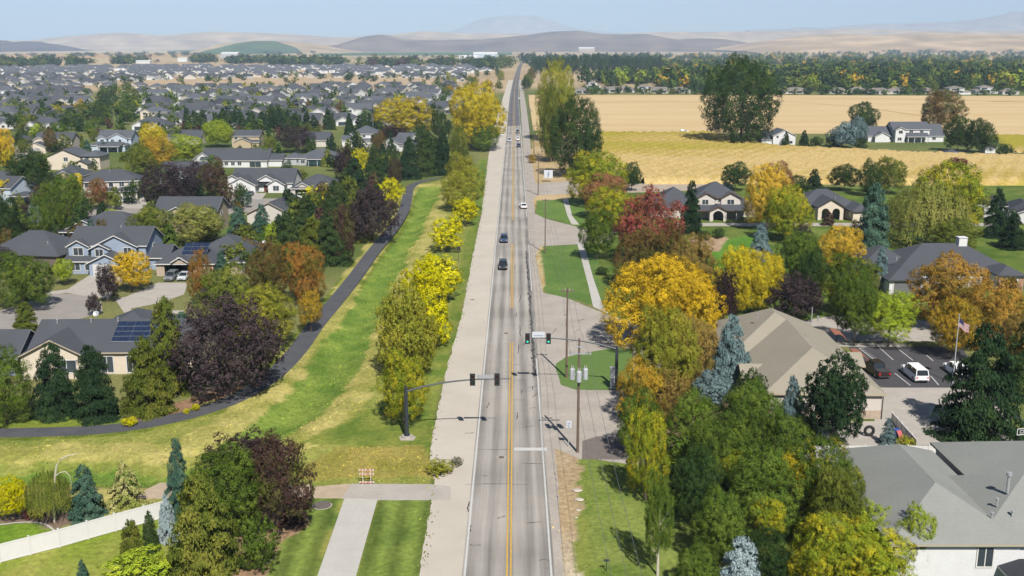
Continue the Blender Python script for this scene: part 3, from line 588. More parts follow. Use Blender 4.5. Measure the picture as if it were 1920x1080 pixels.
exec_trees = [
# --- bottom left
('airy',375,560,812,935,'dpurple','dark purple-leaved tree behind the green ones, bottom left'),
('airy',455,588,828,990,'purgr','dark brown purple tree beside the concrete lane end'),
('round',362,505,848,1005,'green','full green tree in front of the dark purple tree'),
('cedar',308,462,895,1110,'ycedar','tall feathery olive green conifer filling the bottom left corner bed'),
('spruce',308,372,825,985,'bluegreen','slim blue green spruce behind the tall feathery conifer'),
('spruce',294,338,930,1020,'pale','pale blue white spruce at the end of the white fence'),
('cedar',222,278,978,1062,'ycedar','small yellow green conifer below the white fence'),
('cedar',266,302,962,1040,'conifer','small darker conifer against the lower end of the white fence'),
('shrub',195,335,1030,1115,'lime','broad lime green bush at the bottom edge'),
('shrub',452,528,976,1074,'green','rounded bright green bush in the bark bed'),
('shrub',520,576,952,994,'dpurple','spiky dark shrub at the bark bed edge under the brown tree'),
('spruce',126,200,874,980,'bluegreen','dense blue green spruce above the white fence'),
('fir',192,284,862,962,'whit','pale tipped open-branched fir right of the blue green spruce'),
('round',-2,57,898,966,'lemon','small bright yellow tree at the left edge',.8),
('willow',56,136,882,966,'oliveg','weeping birch with bent white stem in the gravel bed',1.0),
('shrub',42,66,954,974,'maroon','left one of two low dark red shrubs under the birch'),
('shrub',60,86,957,972,'red','right one of two low dark red shrubs under the birch'),
('shrub',-6,16,952,974,'greyb','low tan shrub at the left edge by the yellow tree'),
('spruce',143,168,1050,1090,'bluegreen','tiny young spruce in the lawn below the white fence'),
('shrub',800,850,862,892,'olive','weedy green bush at the corner of the shoulder'),
('shrub',843,869,856,874,'greyb','dry brown weed clump on the pale shoulder'),
# --- left, along the path
('oval',-40,66,650,794,'green','tall green tree at the left edge beside the path',.4),
('cedar',62,150,648,792,'dconifer','dark spruce left of the pair in front of the cream house'),
('cedar',134,228,652,796,'dconifer','dark spruce right of the pair in front of the cream house'),
('cedar',228,328,636,786,'ycedar','broad yellow green cedar at the end of the flower bed'),
('spruce',266,372,560,750,'ycedar','tall olive spruce between the yellow green cedar and the purple plum'),
('airy',336,532,562,742,'purple','huge dark purple plum tree overhanging the path',.6),
('cedar',24,76,566,628,'ycedar','small olive conifer beside the estate street'),
('airy',182,224,498,558,'dpurple','small dark purple tree on the front corner between two driveways',1.0),
('airy',163,190,552,586,'dpurple','slender purple sapling at the edge of the cul-de-sac',.6),
('round',212,284,472,536,'gold','glowing golden yellow tree between the blue house and the carport',1.3),
('round',102,142,486,526,'lime','small lime tree on the front lawn of the blue house',1.0),
('round',-6,100,476,572,'green','spreading green tree beside the estate street'),
('airy',-20,32,464,500,'purple','purple shrub tree under the dark hip roof at the left edge'),
('cedar',78,94,476,502,'green','narrow arborvitae against the dark hip-roofed house'),
('oval',356,402,470,562,'redor','narrow rust and green tree beside the carport'),
('spruce',400,434,468,528,'bluegreen','young blue green spruce in front of the stone gable'),
('spruce',320,368,584,642,'bluegreen','blue green spruce beside the curved driveway',.1),
('spruce',288,330,566,620,'ycedar','olive spruce beside the curved driveway'),
('round',466,548,458,560,'rust','rust and green maple, left one of two beside the path'),
('round',532,612,458,560,'redor','orange maple, right one of two beside the path'),
('round',376,480,500,620,'oliveg','olive green tree behind the huge purple plum'),
('round',444,560,540,645,'olive','olive yellow tree overhanging the path below the orange maples'),
('oval',560,606,545,612,'gorange','small orange yellow tree at the path edge'),
('oval',497,530,420,470,'lime','small lime tree left of the dark conifer belt'),
('cedar',505,575,404,505,'conifer','first dark conifer of the belt, behind the maples'),
('cedar',548,622,410,500,'ycedar','olive conifer in the belt above the orange maple'),
('cedar',584,662,396,502,'conifer','broad dark conifer nearest the path bend'),
('airy',612,668,392,486,'purgr','brown purple tree leaning over the path verge'),
('cedar',598,668,340,440,'conifer','dark conifer in the middle of the belt'),
('cedar',548,606,368,432,'conifer','conifer in the belt behind the white gable'),
('cedar',640,700,352,455,'ycedar','olive green conifer in the middle of the belt'),
('airy',655,748,352,448,'purple','round brown purple tree beside the lemon ball tree'),
('airy',618,672,388,450,'purgr','purple tinged tree inside the conifer belt'),
('shrub',702,759,334,386,'lemon','lemon yellow ball-shaped tree beside the path bend',.8),
('shrub',566,628,348,392,'lemon','lemon yellow tree in front of the dormered house',1.0),
('cedar',640,690,296,360,'dconifer','dark conifer above the brown purple tree'),
('cedar',678,728,286,352,'conifer','conifer left of the path head, first of its row'),
('airy',726,756,300,348,'purgr','purple brown tree at the head of the path'),
('cedar',744,790,262,338,'dconifer','tall dark conifer at the head of the path'),
('cedar',776,822,246,332,'conifer','conifer second from the road at the path head'),
('cedar',812,850,250,330,'dconifer','dark green conifer beside the roadside olive trees'),
('oval',842,878,236,300,'oliveg','thin leafy tree behind the golden roadside tree'),
('spruce',424,472,386,444,'bluegreen','grey green spruce behind the white gable end'),
('spruce',468,518,382,458,'bluegreen','taller grey green spruce touching the white gable end'),
('shrub',438,474,420,456,'dpurple','dark purple bush beneath the grey green spruces'),
('round',318,422,384,452,'willow','wide pale olive tree behind the solar-roofed carport house'),
('round',246,328,388,458,'oliveg','green olive tree right of the blue house'),
('round',16,106,286,366,'dgreen','large full green tree behind the white patio house'),
('oval',66,132,346,446,'green','tall green tree left of the grey gable house'),
('round',100,162,330,402,'green','green tree in front of the hip-roofed white house'),
('shrub',115,158,366,400,'lime','lime yellow bush behind the grey gable house'),
('round',-14,44,370,456,'dgreen','dark green tree at the left edge above the hip roof'),
('oval',56,80,382,424,'blue','slender blue grey conifer beside the purple shrub'),
('airy',34,64,384,424,'dpurple','dark purple shrub tree left of the slender blue conifer'),
('cedar',178,212,378,424,'dconifer','dark arborvitae in front of the grey gable house'),
('airy',264,376,310,386,'purple','broad purple tree, left of the two in the middle of the estate'),
('airy',344,402,306,366,'purple','purple tree half hidden behind the purple and green one'),
('round',372,432,308,370,'purgr','purple and green tree beside the white two-gabled house'),
('spruce',350,392,335,386,'dconifer','dark spruce between the purple trees and the driveway'),
('round',164,206,336,386,'pink','orange brown shrub tree by the white hip-roofed house'),
('round',264,314,234,284,'yellow','bright yellow tree topmost of the autumn clump'),
('round',266,330,258,312,'gorange','orange yellow tree in the middle of the autumn clump'),
('round',308,384,254,304,'lime','lime green tree at the right of the autumn clump'),
('round',238,292,272,324,'oliveg','dark olive tree at the foot of the autumn clump'),
('round',-20,29,243,304,'gold','golden orange tree cut by the left edge'),
('oval',82,110,242,282,'rust','rust brown tree in front of the cream gables'),
('round',380,438,227,272,'lime','yellow green tree left of the tan house'),
('airy',519,596,238,282,'purple','wide purple tree in front of the hidden grey roof'),
('round',494,520,256,284,'oliveg','small olive tree left of the wide purple tree'),
('oval',696,728,248,292,'rust','cone-shaped rust red tree in front of the garage gable'),
('shrub',659,693,280,320,'lemon','small lemon yellow tree below the garage gable'),
('airy',626,664,278,332,'dpurple','upright purple tree beside the screened porch'),
('airy',706,776,236,272,'dpurple','dark purple tree under the big gold tree'),
('round',704,816,186,252,'yellow','big golden tree left of the roadside gold tree'),
('round',838,946,163,276,'yellow','largest golden tree beside the main road',1.4),
('round',884,936,236,280,'green','dark green tree under the largest golden tree',1.0),
('oval',808,840,200,262,'dgreen','dark upright tree between the two golden trees'),
('oval',560,590,232,262,'oliveg','olive tree at the end of the hidden grey roof'),
('shrub',548,576,318,345,'ycedar','small conifer between two grey roofs'),
('spruce',196,222,318,345,'conifer','small spruce beside the arched entry'),
('round',30,62,262,290,'oliveg','low olive tree left of the cream garage'),
('spruce',436,462,398,430,'dconifer','small dark spruce beside the street corner'),
('oval',592,606,360,398,'conifer','thin tree in the side garden of the dormered house'),
# --- verge trees
('round',828,908,318,388,'olive','olive tree, nearer of the two tall verge trees'),
('round',836,892,288,345,'olive','olive tree, farther of the two tall verge trees'),
('shrub',843,900,372,418,'lemon','lemon ball tree on the verge below the olive trees',.9),
('shrub',806,869,410,467,'lemon','lemon ball tree on the verge beside the dark car',.9),
('shrub',770,872,477,560,'lemon','large lemon tree on the verge, topmost of the dense clump',.9),
('shrub',756,842,492,590,'lemon','lemon tree on the left of the dense verge clump',.8),
('shrub',760,850,545,648,'lemon','lemon tree, lowest of the dense verge clump',.8),
('airy',702,808,545,705,'olive','feathery olive tree overhanging the ditch',.6),
('airy',735,820,552,700,'olive','feathery olive tree behind the one over the ditch',.6),
('round',714,802,662,790,'ygreen','yellow olive tree behind the left signal mast',.7),
('shrub',716,745,560,600,'olive','small olive shoot left of the lemon clump',.5),
# --- right side, near
('oval',1204,1262,900,1048,'green','slim young tree with bare grey stem in the right lawn',1.8),
('round',1168,1252,772,925,'ygreen','tall light green tree at the edge of the dark paving',1.0),
('round',1155,1240,738,850,'green','dark green tree behind the tall light green tree',.8),
('round',1246,1356,742,880,'green','green tree at the top left of the large right clump',1.5),
('round',1345,1462,722,850,'green','green tree directly below the tan roof corner',1.5),
('round',1282,1412,790,938,'green','full green tree on the road side of the large right clump',1.5),
('round',1398,1520,778,925,'green','deep green tree in the middle of the large right clump',1.5),
('round',1345,1492,850,1010,'green','large green tree above the silvery blue spruce',1.5),
('round',1462,1602,828,985,'greeny','broad green tree with golden patches nearest the grey roof',1.5),
('round',1505,1618,880,1030,'oliveg','olive green tree reaching over the grey roof edge',1.5),
('round',1256,1352,850,985,'dgreen','dark green tree facing the lawn at the edge of the right clump',.8),
('round',1296,1402,925,1055,'green','lowest full green tree facing the lawn beside the silvery spruce',.8),
('round',1432,1506,858,940,'yellow','golden yellow crown in the middle of the green clump',3.5),
('round',1340,1400,850,905,'ygreen','small yellowing crown in the green clump',4.0),
('round',1405,1468,936,1005,'ygreen','lower yellowing crown in the green clump',3.0),
('pine',1366,1440,702,800,'conifer','dark conifer below the white roof vent gable'),
('spruce',1330,1446,1012,1140,'pale','silvery blue spruce at the bottom edge'),
('round',1475,1600,965,1110,'ygreen','yellow green tree at the bottom edge beside the white wall',1.0),
('round',1560,1702,990,1120,'ygreen','yellow green tree in front of the white wall',1.0),
('round',1588,1690,948,1050,'lime','bright green tree in front of the lower roof edge',1.2),
('round',1670,1745,960,1085,'lime','bright green tree with thin top beside the white wall window',1.2),
('round',1262,1350,1030,1110,'green','low green tree at the bottom edge left of the silvery spruce',.8),
('oval',1530,1585,975,1070,'greyb','grey twiggy tree between the green and yellow green ones',.6),
('round',1385,1480,1000,1100,'dgreen','dark green tree above the silvery blue spruce',.8),
('pine',1298,1372,698,768,'blue','round blue grey spruce in the middle of the bark bed'),
('cedar',1328,1406,594,735,'blue','tall blue green spruce in front of the tan roof'),
('spruce',1378,1420,660,730,'blue','small blue spruce at the white vent gable'),
('spruce',1452,1510,706,830,'blue','narrow silver blue spruce beside the round pine'),
('pine',1495,1618,674,836,'dconifer','rounded dark pine against the white end wall'),
('spruce',1744,1925,612,842,'dconifer','huge dark pine beside the flagpole'),
('spruce',1850,1990,600,760,'conifer','conifer behind the huge pine at the right edge'),
('spruce',1646,1681,784,838,'blue','small blue spruce beside the tyre'),
('shrub',1680,1712,818,842,'ygreen','yellow green bush in the fence corner'),
('round',1136,1300,482,640,'gold','brilliant golden tree nearest the side street',1.6),
('round',1215,1348,500,650,'gold','golden tree merging into the tan one on its right',1.4),
('round',1180,1300,585,760,'olive','tall olive gold tree in front of the golden trees',1.5),
('round',1240,1342,600,740,'tan','tan orange tree left of the blue green spruce',1.0),
('round',1155,1255,680,788,'gorange','low golden tree beside the signal mast base',.8),
('airy',1220,1305,700,800,'tan','thin brown shrubby tree in the bark bed',.5),
('round',1255,1342,445,560,'tan','tan orange tree behind the golden tree'),
('airy',1148,1278,362,485,'red','crimson red maple above the golden trees',1.5),
('round',1152,1240,430,530,'rust','rust and green tree beneath the red maple'),
('airy',1215,1290,430,540,'rust','bronze tree right of the red maple'),
('round',1062,1172,288,380,'ygreen','yellow green tree, first beyond the sidewalk lawn',1.2),
('round',1092,1178,328,404,'pink','salmon pink tree in front of the yellow green one',1.2),
('round',1100,1200,355,430,'ygreen','yellow green tree below the salmon pink one',1.0),
('round',1086,1152,396,480,'green','round green tree beside the sidewalk',1.0),
('spruce',1150,1186,372,430,'greyb','grey spruce top left of the red maple'),
('round',1166,1202,306,352,'dgreen','dark green tree at the cornfield corner'),
('spruce',1270,1318,338,440,'dconifer','dark spruce in front of the two-storey brown-trim house'),
('spruce',1398,1450,420,490,'blue','grey blue spruce between the yellow and gold trees'),
('round',1338,1420,466,580,'yellow','bright yellow tree left of a pair by the tan roof',1.2),
('round',1385,1470,476,580,'yellow','bright yellow tree right of a pair by the tan roof',1.2),
('airy',1328,1384,510,600,'dpurple','purple tree left of the bright yellow pair',.6),
('airy',1440,1540,516,600,'purple','purple tree at the ridge of the tan roof',.6),
('round',1395,1482,314,425,'pgold','large pale gold tree left of the arched house'),
('round',1428,1516,352,446,'ygreen','yellow green tree in front of the pale gold one'),
('oval',1420,1490,308,372,'pink','reddish topped tree behind the pale gold one'),
('airy',1478,1524,424,475,'purple','purple shrub tree in front of the arched porch',.5),
('round',1444,1536,438,545,'green','green tree in front of the arched house'),
('round',1530,1618,426,505,'pgold','orange gold tree in front of the arched house'),
('round',1535,1645,478,585,'greeny','big green tree below the orange gold tree'),
('round',1490,1545,470,560,'dgreen','dark green tree between the purple and the big green one'),
('spruce',1628,1670,462,545,'blue','pale blue spruce against the grey garage'),
('round',1556,1645,520,632,'green','deep green tree on the car park side',1.6),
('round',1618,1712,550,634,'lime','lime green tree beside the car park',1.6),
('cedar',1596,1670,345,478,'bluegreen','large dark blue spruce right of the arched house'),
('willow',1658,1812,336,462,'willow','wide weeping willow behind the big grey roof'),
('round',1706,1842,308,430,'ygreen','tall lime yellow tree behind the willow'),
('round',1775,1814,296,322,'maroon','small maroon tree at the edge of the cornfield',.8),
('round',1351,1406,306,352,'dgreen','dark tree left of the pale gold one at the cornfield edge'),
('pine',1353,1374,342,356,'blue','low blue spruce beside the brown-trim house'),
('round',1552,1612,310,352,'dgreen','dark green tree behind the arched house roof'),
('oval',1606,1650,302,362,'dgreen','dark tree, left of two at the cornfield edge'),
('round',1632,1697,297,358,'oliveg','dark olive tree, right of two at the cornfield edge'),
('spruce',1508,1544,316,356,'dconifer','small dark spruce left of the arched house roof'),
('round',1470,1516,330,368,'dgreen','dark tree between the gold tree and the arched house'),
('spruce',1838,1892,352,448,'dconifer','dark spruce in front of the right edge house'),
('round',1745,1830,412,470,'oliveg','green tree between the willow and the grey roof'),
('spruce',1868,1925,400,470,'dconifer','dark spruce at the right edge above the grey roof'),
('round',1702,1840,482,610,'orange','orange tree in front of the arched brick entry',1.2),
('round',1800,1925,530,645,'orange','orange tree at the right edge behind the flag',1.2),
('round',1740,1830,560,660,'gorange','orange and green tree behind the flagpole',1.2),
('round',1860,1950,590,720,'tan','tan orange tree at the right edge above the pine',1.0),
('shrub',1335,1358,428,446,'dgreen','dark round bush left of a pair on the curved drive'),
('shrub',1340,1350,436,448,'conifer','small round bush at the end of the drive'),
('shrub',1302,1332,432,450,'dgreen','dark clipped bush beside the dark spruce'),
('shrub',1115,1142,500,516,'conifer','low bush beside the sidewalk'),
('poplar',1003,1080,122,262,'olive','tall olive poplar beside the main road, farther of two'),
('poplar',1034,1128,188,328,'dgreen','tall dark poplar beside the main road, nearer of two'),
('poplar',1008,1058,170,300,'oliveg','olive green poplar between the two roadside poplars'),
('poplar',1320,1456,116,272,'dgreen','giant dark poplar clump standing in the wheat field',.5),
('round',1588,1644,194,250,'dgreen','dark tree beside the white farmhouse',1.5),
('pine',1552,1606,232,276,'blue','silvery spruce left of the white farmhouse'),
('pine',1588,1624,222,266,'blue','taller silvery spruce nearest the white farmhouse'),
('round',1722,1802,172,244,'rust','tall bronze tree behind the white farmhouse',1.5),
('round',1768,1822,220,280,'dgreen','dark green tree right of the white farmhouse'),
('round',1808,1864,226,282,'dgreen','dark tree left of the small white shed'),
('spruce',1464,1482,246,274,'conifer','small conifer at the gable of the white barn'),
('spruce',1496,1518,244,274,'dconifer','small conifer right of the white barn'),
('shrub',1518,1542,257,274,'dgreen','dark bush between the barn and the silvery spruces'),
('shrub',1545,1582,254,276,'conifer','dark hedge bush under the silvery spruces'),
('shrub',1598,1626,260,278,'dgreen','dark bush left of the farmhouse garage'),
('shrub',1868,1900,270,292,'dgreen','dark bush right of the small white shed'),
('shrub',990,1006,290,306,'gorange','orange bush at the foot of a utility pole'),
]
for e_ in exec_trees:
    k_ = list(e_)
    T(*k_[:7], clear=k_[7] if len(k_) > 7 else None, pale=('bare grey stem' in k_[6]))

# ---- trees of the middle distance: one object each, grouped
def scatter(n, poly, kinds, pals, hs, ws, label, group, gap=1.0):
    pw = [P(a, b) for a, b in poly]; xs_ = [p[0] for p in pw]; ys_ = [p[1] for p in pw]; done = []; tries = 0
    while len(done) < n and tries < n * 60:
        tries += 1
        px = random.uniform(min(a for a, b in poly), max(a for a, b in poly)); py = random.uniform(min(b for a, b in poly), max(b for a, b in poly))
        x, y = P(px, py)
        if not inside(pw, np.array([x]), np.array([y]))[0]: continue
        hh = random.uniform(*hs); ww = random.uniform(*ws)
        if any(math.hypot(x - u, (y - v) * .5) < (ww + q) * .7 * gap for u, v, q in done): continue
        done.append((x, y, ww)); kd = random.choice(kinds); pl = random.choice(pals)
        pk = {'spruce': 'cone_far', 'poplar': 'poplar_far', 'oval': 'oval_far'}.get(kd, 'round_far')
        if pk == 'cone_far': tree(kd, pk, x, y, 0, ww * .9, .2, hh, hh, pl, label(kd, pl), group=group)
        else: tree(kd, pk, x, y, 0, ww, hh * .55, hh * .45, hh, pl, label(kd, pl), group=group)
TONE = {'dgreen': 'dark green', 'green': 'green', 'oliveg': 'olive green', 'ygreen': 'yellow green', 'lime': 'lime green', 'conifer': 'dark', 'dconifer': 'dark', 'gorange': 'orange', 'rust': 'rust brown', 'yellow': 'yellow', 'olive': 'olive', 'redor': 'orange red', 'willow': 'pale olive', 'purgr': 'purple green', 'gold': 'golden', 'bluegreen': 'blue green'}
KN = {'spruce': 'conifer', 'poplar': 'poplar', 'round': 'leafy tree', 'oval': 'upright tree'}
lab = lambda where: (lambda k, p: f"{TONE[p]} {KN[k]} {where}")
scatter(16, [(150, 172), (262, 170), (262, 240), (150, 236)], ['round', 'round', 'oval'], ['green', 'oliveg', 'oliveg', 'dgreen'], (7, 10), (4, 5.5), lab('in the dense grove among the left hand roofs'), 'trees of the grove between the roofs', .8)
scatter(16, [(392, 234), (560, 236), (560, 248), (392, 246)], ['spruce'], ['dconifer', 'conifer'], (7, 11), (2.2, 3.2), lab('in the dark row behind the tan house'), 'conifers in the row behind the tan house', .45)
scatter(22, [(520, 240), (715, 238), (735, 262), (700, 270), (520, 250)], ['spruce'], ['dconifer', 'conifer'], (8, 12), (2.5, 3.6), lab('in the dark screen left of the golden tree'), 'conifers in the screen below the golden tree', .45)
scatter(16, [(440, 208), (620, 196), (660, 226), (440, 232)], ['round', 'oval', 'spruce'], ['green', 'oliveg', 'dgreen', 'green', 'rust'], (6, 9), (3, 4.5), lab('between the slate roofs in the middle of the estate'), 'trees between the middle estate roofs')
scatter(14, [(0, 216), (150, 214), (150, 262), (0, 258)], ['round', 'oval'], ['green', 'dgreen', 'conifer', 'oliveg'], (6, 9), (3, 4.5), lab('at the left edge behind the cream gabled houses'), 'trees at the left edge')
scatter(4, [(110, 200), (160, 196), (160, 226), (110, 226)], ['round'], ['gold', 'gorange'], (6, 8), (3, 4), lab('beside the grove among the left hand roofs'), 'autumn trees among the left roofs')
scatter(26, [(-20, 268), (430, 268), (520, 300), (480, 470), (-20, 470)], ['round', 'oval', 'round'], ['green', 'oliveg', 'dgreen', 'green', 'yellow', 'purgr'], (5.5, 8.5), (2.6, 3.8), lab('standing between the near estate houses'), 'larger garden trees between the near estate houses', .75)
scatter(20, [(838, 150), (945, 138), (936, 176), (830, 196)], ['round', 'oval'], ['green', 'oliveg', 'dgreen', 'olive', 'gorange'], (8, 13), (4, 6), lab('beside the main road beyond the largest golden tree'), 'roadside trees beyond the golden tree', .8)
scatter(9, [(870, 290), (885, 300), (850, 340), (840, 330)], ['round'], ['oliveg'], (4, 5), (2, 2.6), lab('in the corner hedge by the path head'), 'bushes at the path head')
scatter(10, [(460, 470), (560, 470), (560, 520), (430, 520)], ['round', 'oval'], ['oliveg', 'rust', 'green'], (5, 7), (2.5, 3.5), lab('behind the orange maples'), 'trees behind the orange maples')
scatter(18, [(560, 270), (740, 280), (720, 330), (600, 320)], ['spruce', 'oval'], ['conifer', 'dconifer', 'oliveg'], (5, 9), (2, 3), lab('in the gardens above the conifer belt'), 'trees in the gardens above the conifer belt', .7)
# poplar windbreak and trees around the far right hand estate
def rowtrees(n, a, b, hs, w, kd, pals, label, group):
    for k in range(n):
        t_ = (k + .5) / n; px = a[0] + (b[0] - a[0]) * t_; py = a[1] + (b[1] - a[1]) * t_; x, y = P(px, py); h = random.uniform(*hs)
        x += random.uniform(-2, 2); y += random.uniform(-12, 12); pk = {'poplar': 'oval_far', 'spruce': 'cone_far'}.get(kd, 'round_far')
        tree(kd, pk, x, y, 0, w * random.uniform(.8, 1.2), h * .54, h * .46, h, random.choice(pals), label, group=group)
rowtrees(34, (1000, 139), (1240, 137), (24, 31), 5.5, 'poplar', ['dgreen', 'dconifer'], 'dark poplar in the long windbreak beyond the wheat field', 'poplars of the windbreak')
rowtrees(12, (1086, 172), (1320, 172), (5, 9), 3.5, 'spruce', ['dconifer', 'dgreen'], 'dark conifer in a garden at the far edge of the wheat', 'conifers at the edge of the wheat')
rowtrees(16, (1450, 171), (1915, 172), (5, 9), 4, 'round', ['green', 'dgreen', 'oliveg'], 'small tree in a garden at the far edge of the wheat', 'garden trees at the edge of the wheat')
rowtrees(10, (986, 172), (1002, 132), (9, 15), 5, 'round', ['dgreen', 'rust', 'oliveg'], 'tree on the right verge of the far road', 'trees on the far verge')

# ---- the far wood: too many to count
def wood(name, n, poly, hs, ws, pals, label):
    pw = [P(a, b) for a, b in poly]; q = []; ta = []; rng = np.random.default_rng(99); k = 0
    base = lobed(77, 150, .17, 10, (.35, .5), K=40, tr=.25)[0]; hx, hy = [p[0] for p in pw], [p[1] for p in pw]
    while k < n:
        px = rng.uniform(min(a for a, b in poly), max(a for a, b in poly)); py = rng.uniform(min(b for a, b in poly), max(b for a, b in poly)); x, y = P(px, py)
        if not inside(pw, np.array([x]), np.array([y]))[0]: continue
        h = rng.uniform(*hs); r = rng.uniform(*ws); an = rng.uniform(0, 6.28); ca_, sa_ = math.cos(an), math.sin(an); b_ = base.copy()
        b_ = np.stack([b_[..., 0] * ca_ - b_[..., 1] * sa_, b_[..., 0] * sa_ + b_[..., 1] * ca_, b_[..., 2]], -1) * np.array((r, r, h * .5)) + np.array((x, y, h * .5))
        q.append(b_); ta.append(rng.integers(0, len(pals))); k += 1
    quads = np.concatenate(q); me_ = leafmesh(name, quads, rng)
    cc = np.array([C(*PAL[p][0], k=1.55) + (1,) for p in pals]); per = np.repeat(np.array(ta), len(base) * 4)
    at_ = me_.attributes.new('tone', 'FLOAT_COLOR', 'POINT'); at_.data.foreach_set('color', (cc[per] * rng.uniform(.85, 1.15, (len(per), 1))).astype(np.float32).ravel())
    me_.materials.clear(); me_.materials.append(WOODM); o_ = bpy.data.objects.new(name, me_); COL.objects.link(o_); return tag(o_, label, 'wood', kind='stuff')
WOODM = bpy.data.materials.new('far_foliage'); t, N, L = nodes(WOODM); o = N("ShaderNodeOutputMaterial"); d_ = N("ShaderNodeBsdfDiffuse"); a_ = N("ShaderNodeAttribute"); a_.attribute_name = 'tone'; L(a_.outputs['Color'], d_.inputs[0]); L(d_.outputs[0], o.inputs[0])
wood('far_wood', 2000, [(1090, 106), (1500, 101), (1640, 98), (1760, 100), (1930, 103), (1930, 172), (1240, 172), (1240, 130), (1090, 116)], (9, 20), (6, 12), ['dgreen', 'green', 'dgreen', 'oliveg', 'dconifer', 'dgreen', 'olive', 'oliveg', 'green', 'ygreen', 'conifer', 'gorange', 'dgreen', 'conifer'], 'far wooded suburb of mixed green trees beyond the wheat field')
wood('far_hedges', 40, [(0, 103), (590, 100), (590, 104), (0, 108)], (10, 18), (14, 26), ['dgreen', 'dgreen', 'purgr'], 'thin lines of far trees on the farmland below the hills')
wood('field_trees', 60, [(0, 106), (960, 106), (960, 120), (0, 120)], (8, 15), (8, 14), ['dgreen', 'dgreen', 'conifer', 'oliveg', 'purgr'], 'scattered trees on the far farmland at the left')
wood('hill_trees', 60, [(1640, 96), (1930, 98), (1930, 102), (1640, 101)], (14, 26), (20, 34), ['dgreen'], 'scattered dark trees on the lower slopes at the far right')
wood('windbreak_filler', 130, [(975, 112), (1240, 112), (1240, 128), (985, 130)], (16, 26), (8, 14), ['dgreen', 'dconifer'], 'dark wood behind the poplar windbreak')

wood('far_wood', 120, [(1090, 154), (1480, 154), (1480, 162), (1090, 162)], (12, 22), (7, 11), ['dgreen', 'green', 'oliveg', 'ygreen', 'dgreen', 'dgreen'], 'mixed leafy trees behind the low houses beyond the wheat field')
wood('far_wood', 130, [(1460, 154), (1930, 154), (1930, 163), (1460, 163)], (11, 20), (7, 11), ['dgreen', 'green', 'oliveg', 'dgreen', 'dgreen'], 'mixed leafy trees behind the houses at the far right')
wood('far_wood', 160, [(1470, 143), (1900, 143), (1900, 150), (1470, 150)], (15, 24), (7, 10), ['dgreen', 'green', 'dgreen', 'oliveg'], 'line of tall dark trees behind the right hand houses')
wood('estate_tree_mass', 90, [(0, 143), (840, 139), (900, 152), (0, 160)], (5, 9), (4, 6), ['dgreen', 'conifer', 'oliveg'], 'small trees lost among the farthest slate roofs')
for n_, pl_ in ((60, [(0, 119), (165, 119), (165, 124), (0, 127)]), (24, [(212, 117), (280, 116), (280, 120), (212, 121)]), (70, [(500, 118), (640, 118), (640, 122), (500, 123)]), (60, [(670, 121), (890, 121), (890, 126), (670, 128)]), (40, [(890, 122), (962, 120), (962, 130), (880, 132)]), (24, [(355, 114), (402, 114), (402, 118), (355, 118)]), (30, [(420, 116), (500, 115), (500, 120), (420, 120)])):
    wood('far_tree_line', n_, pl_, (13, 24), (11, 18), ['dgreen', 'dgreen', 'oliveg', 'purgr'] if pl_[0][0] == 670 else ['dgreen', 'dgreen', 'oliveg', 'conifer'], 'dark line of far trees on the farmland beyond the estate')
scatter(34, [(-20, 300), (480, 300), (480, 470), (-20, 480)], ['round', 'oval', 'spruce', 'round'], ['green', 'oliveg', 'dgreen', 'rust', 'lime', 'conifer'], (2.5, 6), (1.3, 2.6), lab('in a garden between the near estate houses'), 'small garden trees between the near estate houses', .8)
scatter(22, [(20, 250), (560, 250), (560, 292), (20, 292)], ['round', 'oval', 'spruce'], ['green', 'oliveg', 'dgreen', 'lime'], (4, 7), (2, 3.4), lab('between the first and second rows of estate houses'), 'trees between the first rows of estate houses', .8)

scatter(26, [(500, 500), (600, 500), (690, 420), (760, 345), (745, 300), (640, 330), (540, 410)], ['spruce', 'spruce', 'round'], ['conifer', 'dconifer', 'oliveg', 'purgr', 'dgreen'], (6, 9), (2.6, 3.8), lab('in the dense dark belt beside the path'), 'trees of the dark belt beside the path', .55)
scatter(14, [(700, 330), (780, 330), (870, 310), (860, 250), (740, 262)], ['spruce', 'round'], ['conifer', 'dconifer', 'dgreen'], (8, 11), (3, 4), lab('in the dark screen at the path head'), 'dark screen at the path head', .6)
scatter(10, [(1250, 880), (1420, 860), (1440, 960), (1300, 1000)], ['round'], ['green', 'dgreen'], (4, 6), (2.2, 3), lab('in the undergrowth of the right hand clump'), 'undergrowth of the right clump', .7)
scatter(16, [(1330, 380), (1900, 400), (1900, 480), (1500, 470)], ['round', 'spruce'], ['green', 'dgreen', 'oliveg', 'purgr'], (2.5, 5), (1.4, 2.4), lab('in the gardens around the arched house'), 'small garden trees around the arched house', 1)

wood('estate_tree_mass', 420, [(0, 163), (845, 158), (838, 232), (0, 238)], (4.5, 8.5), (2.6, 4.6), ['dgreen', 'conifer', 'oliveg', 'green', 'green', 'dgreen', 'olive'], 'many small garden trees between the slate roofs of the estate')
wood('field_edge_trees', 150, [(1086, 171), (1930, 173), (1930, 179.5), (1086, 177.5)], (3.5, 8), (2.5, 5), ['dgreen', 'conifer', 'oliveg', 'green', 'dgreen'], 'garden trees and hedges along the far edge of the wheat')
scatter(44, [(-20, 262), (560, 262), (560, 480), (-20, 480)], ['spruce', 'shrub'], ['conifer', 'dconifer', 'dgreen', 'green', 'oliveg', 'bluegreen'], (2.5, 7), (1.3, 2.6), lambda k, p: f"{TONE[p]} {'conifer' if k == 'spruce' else 'bush'} in a garden of the near estate", 'garden conifers and bushes of the near estate', .8)

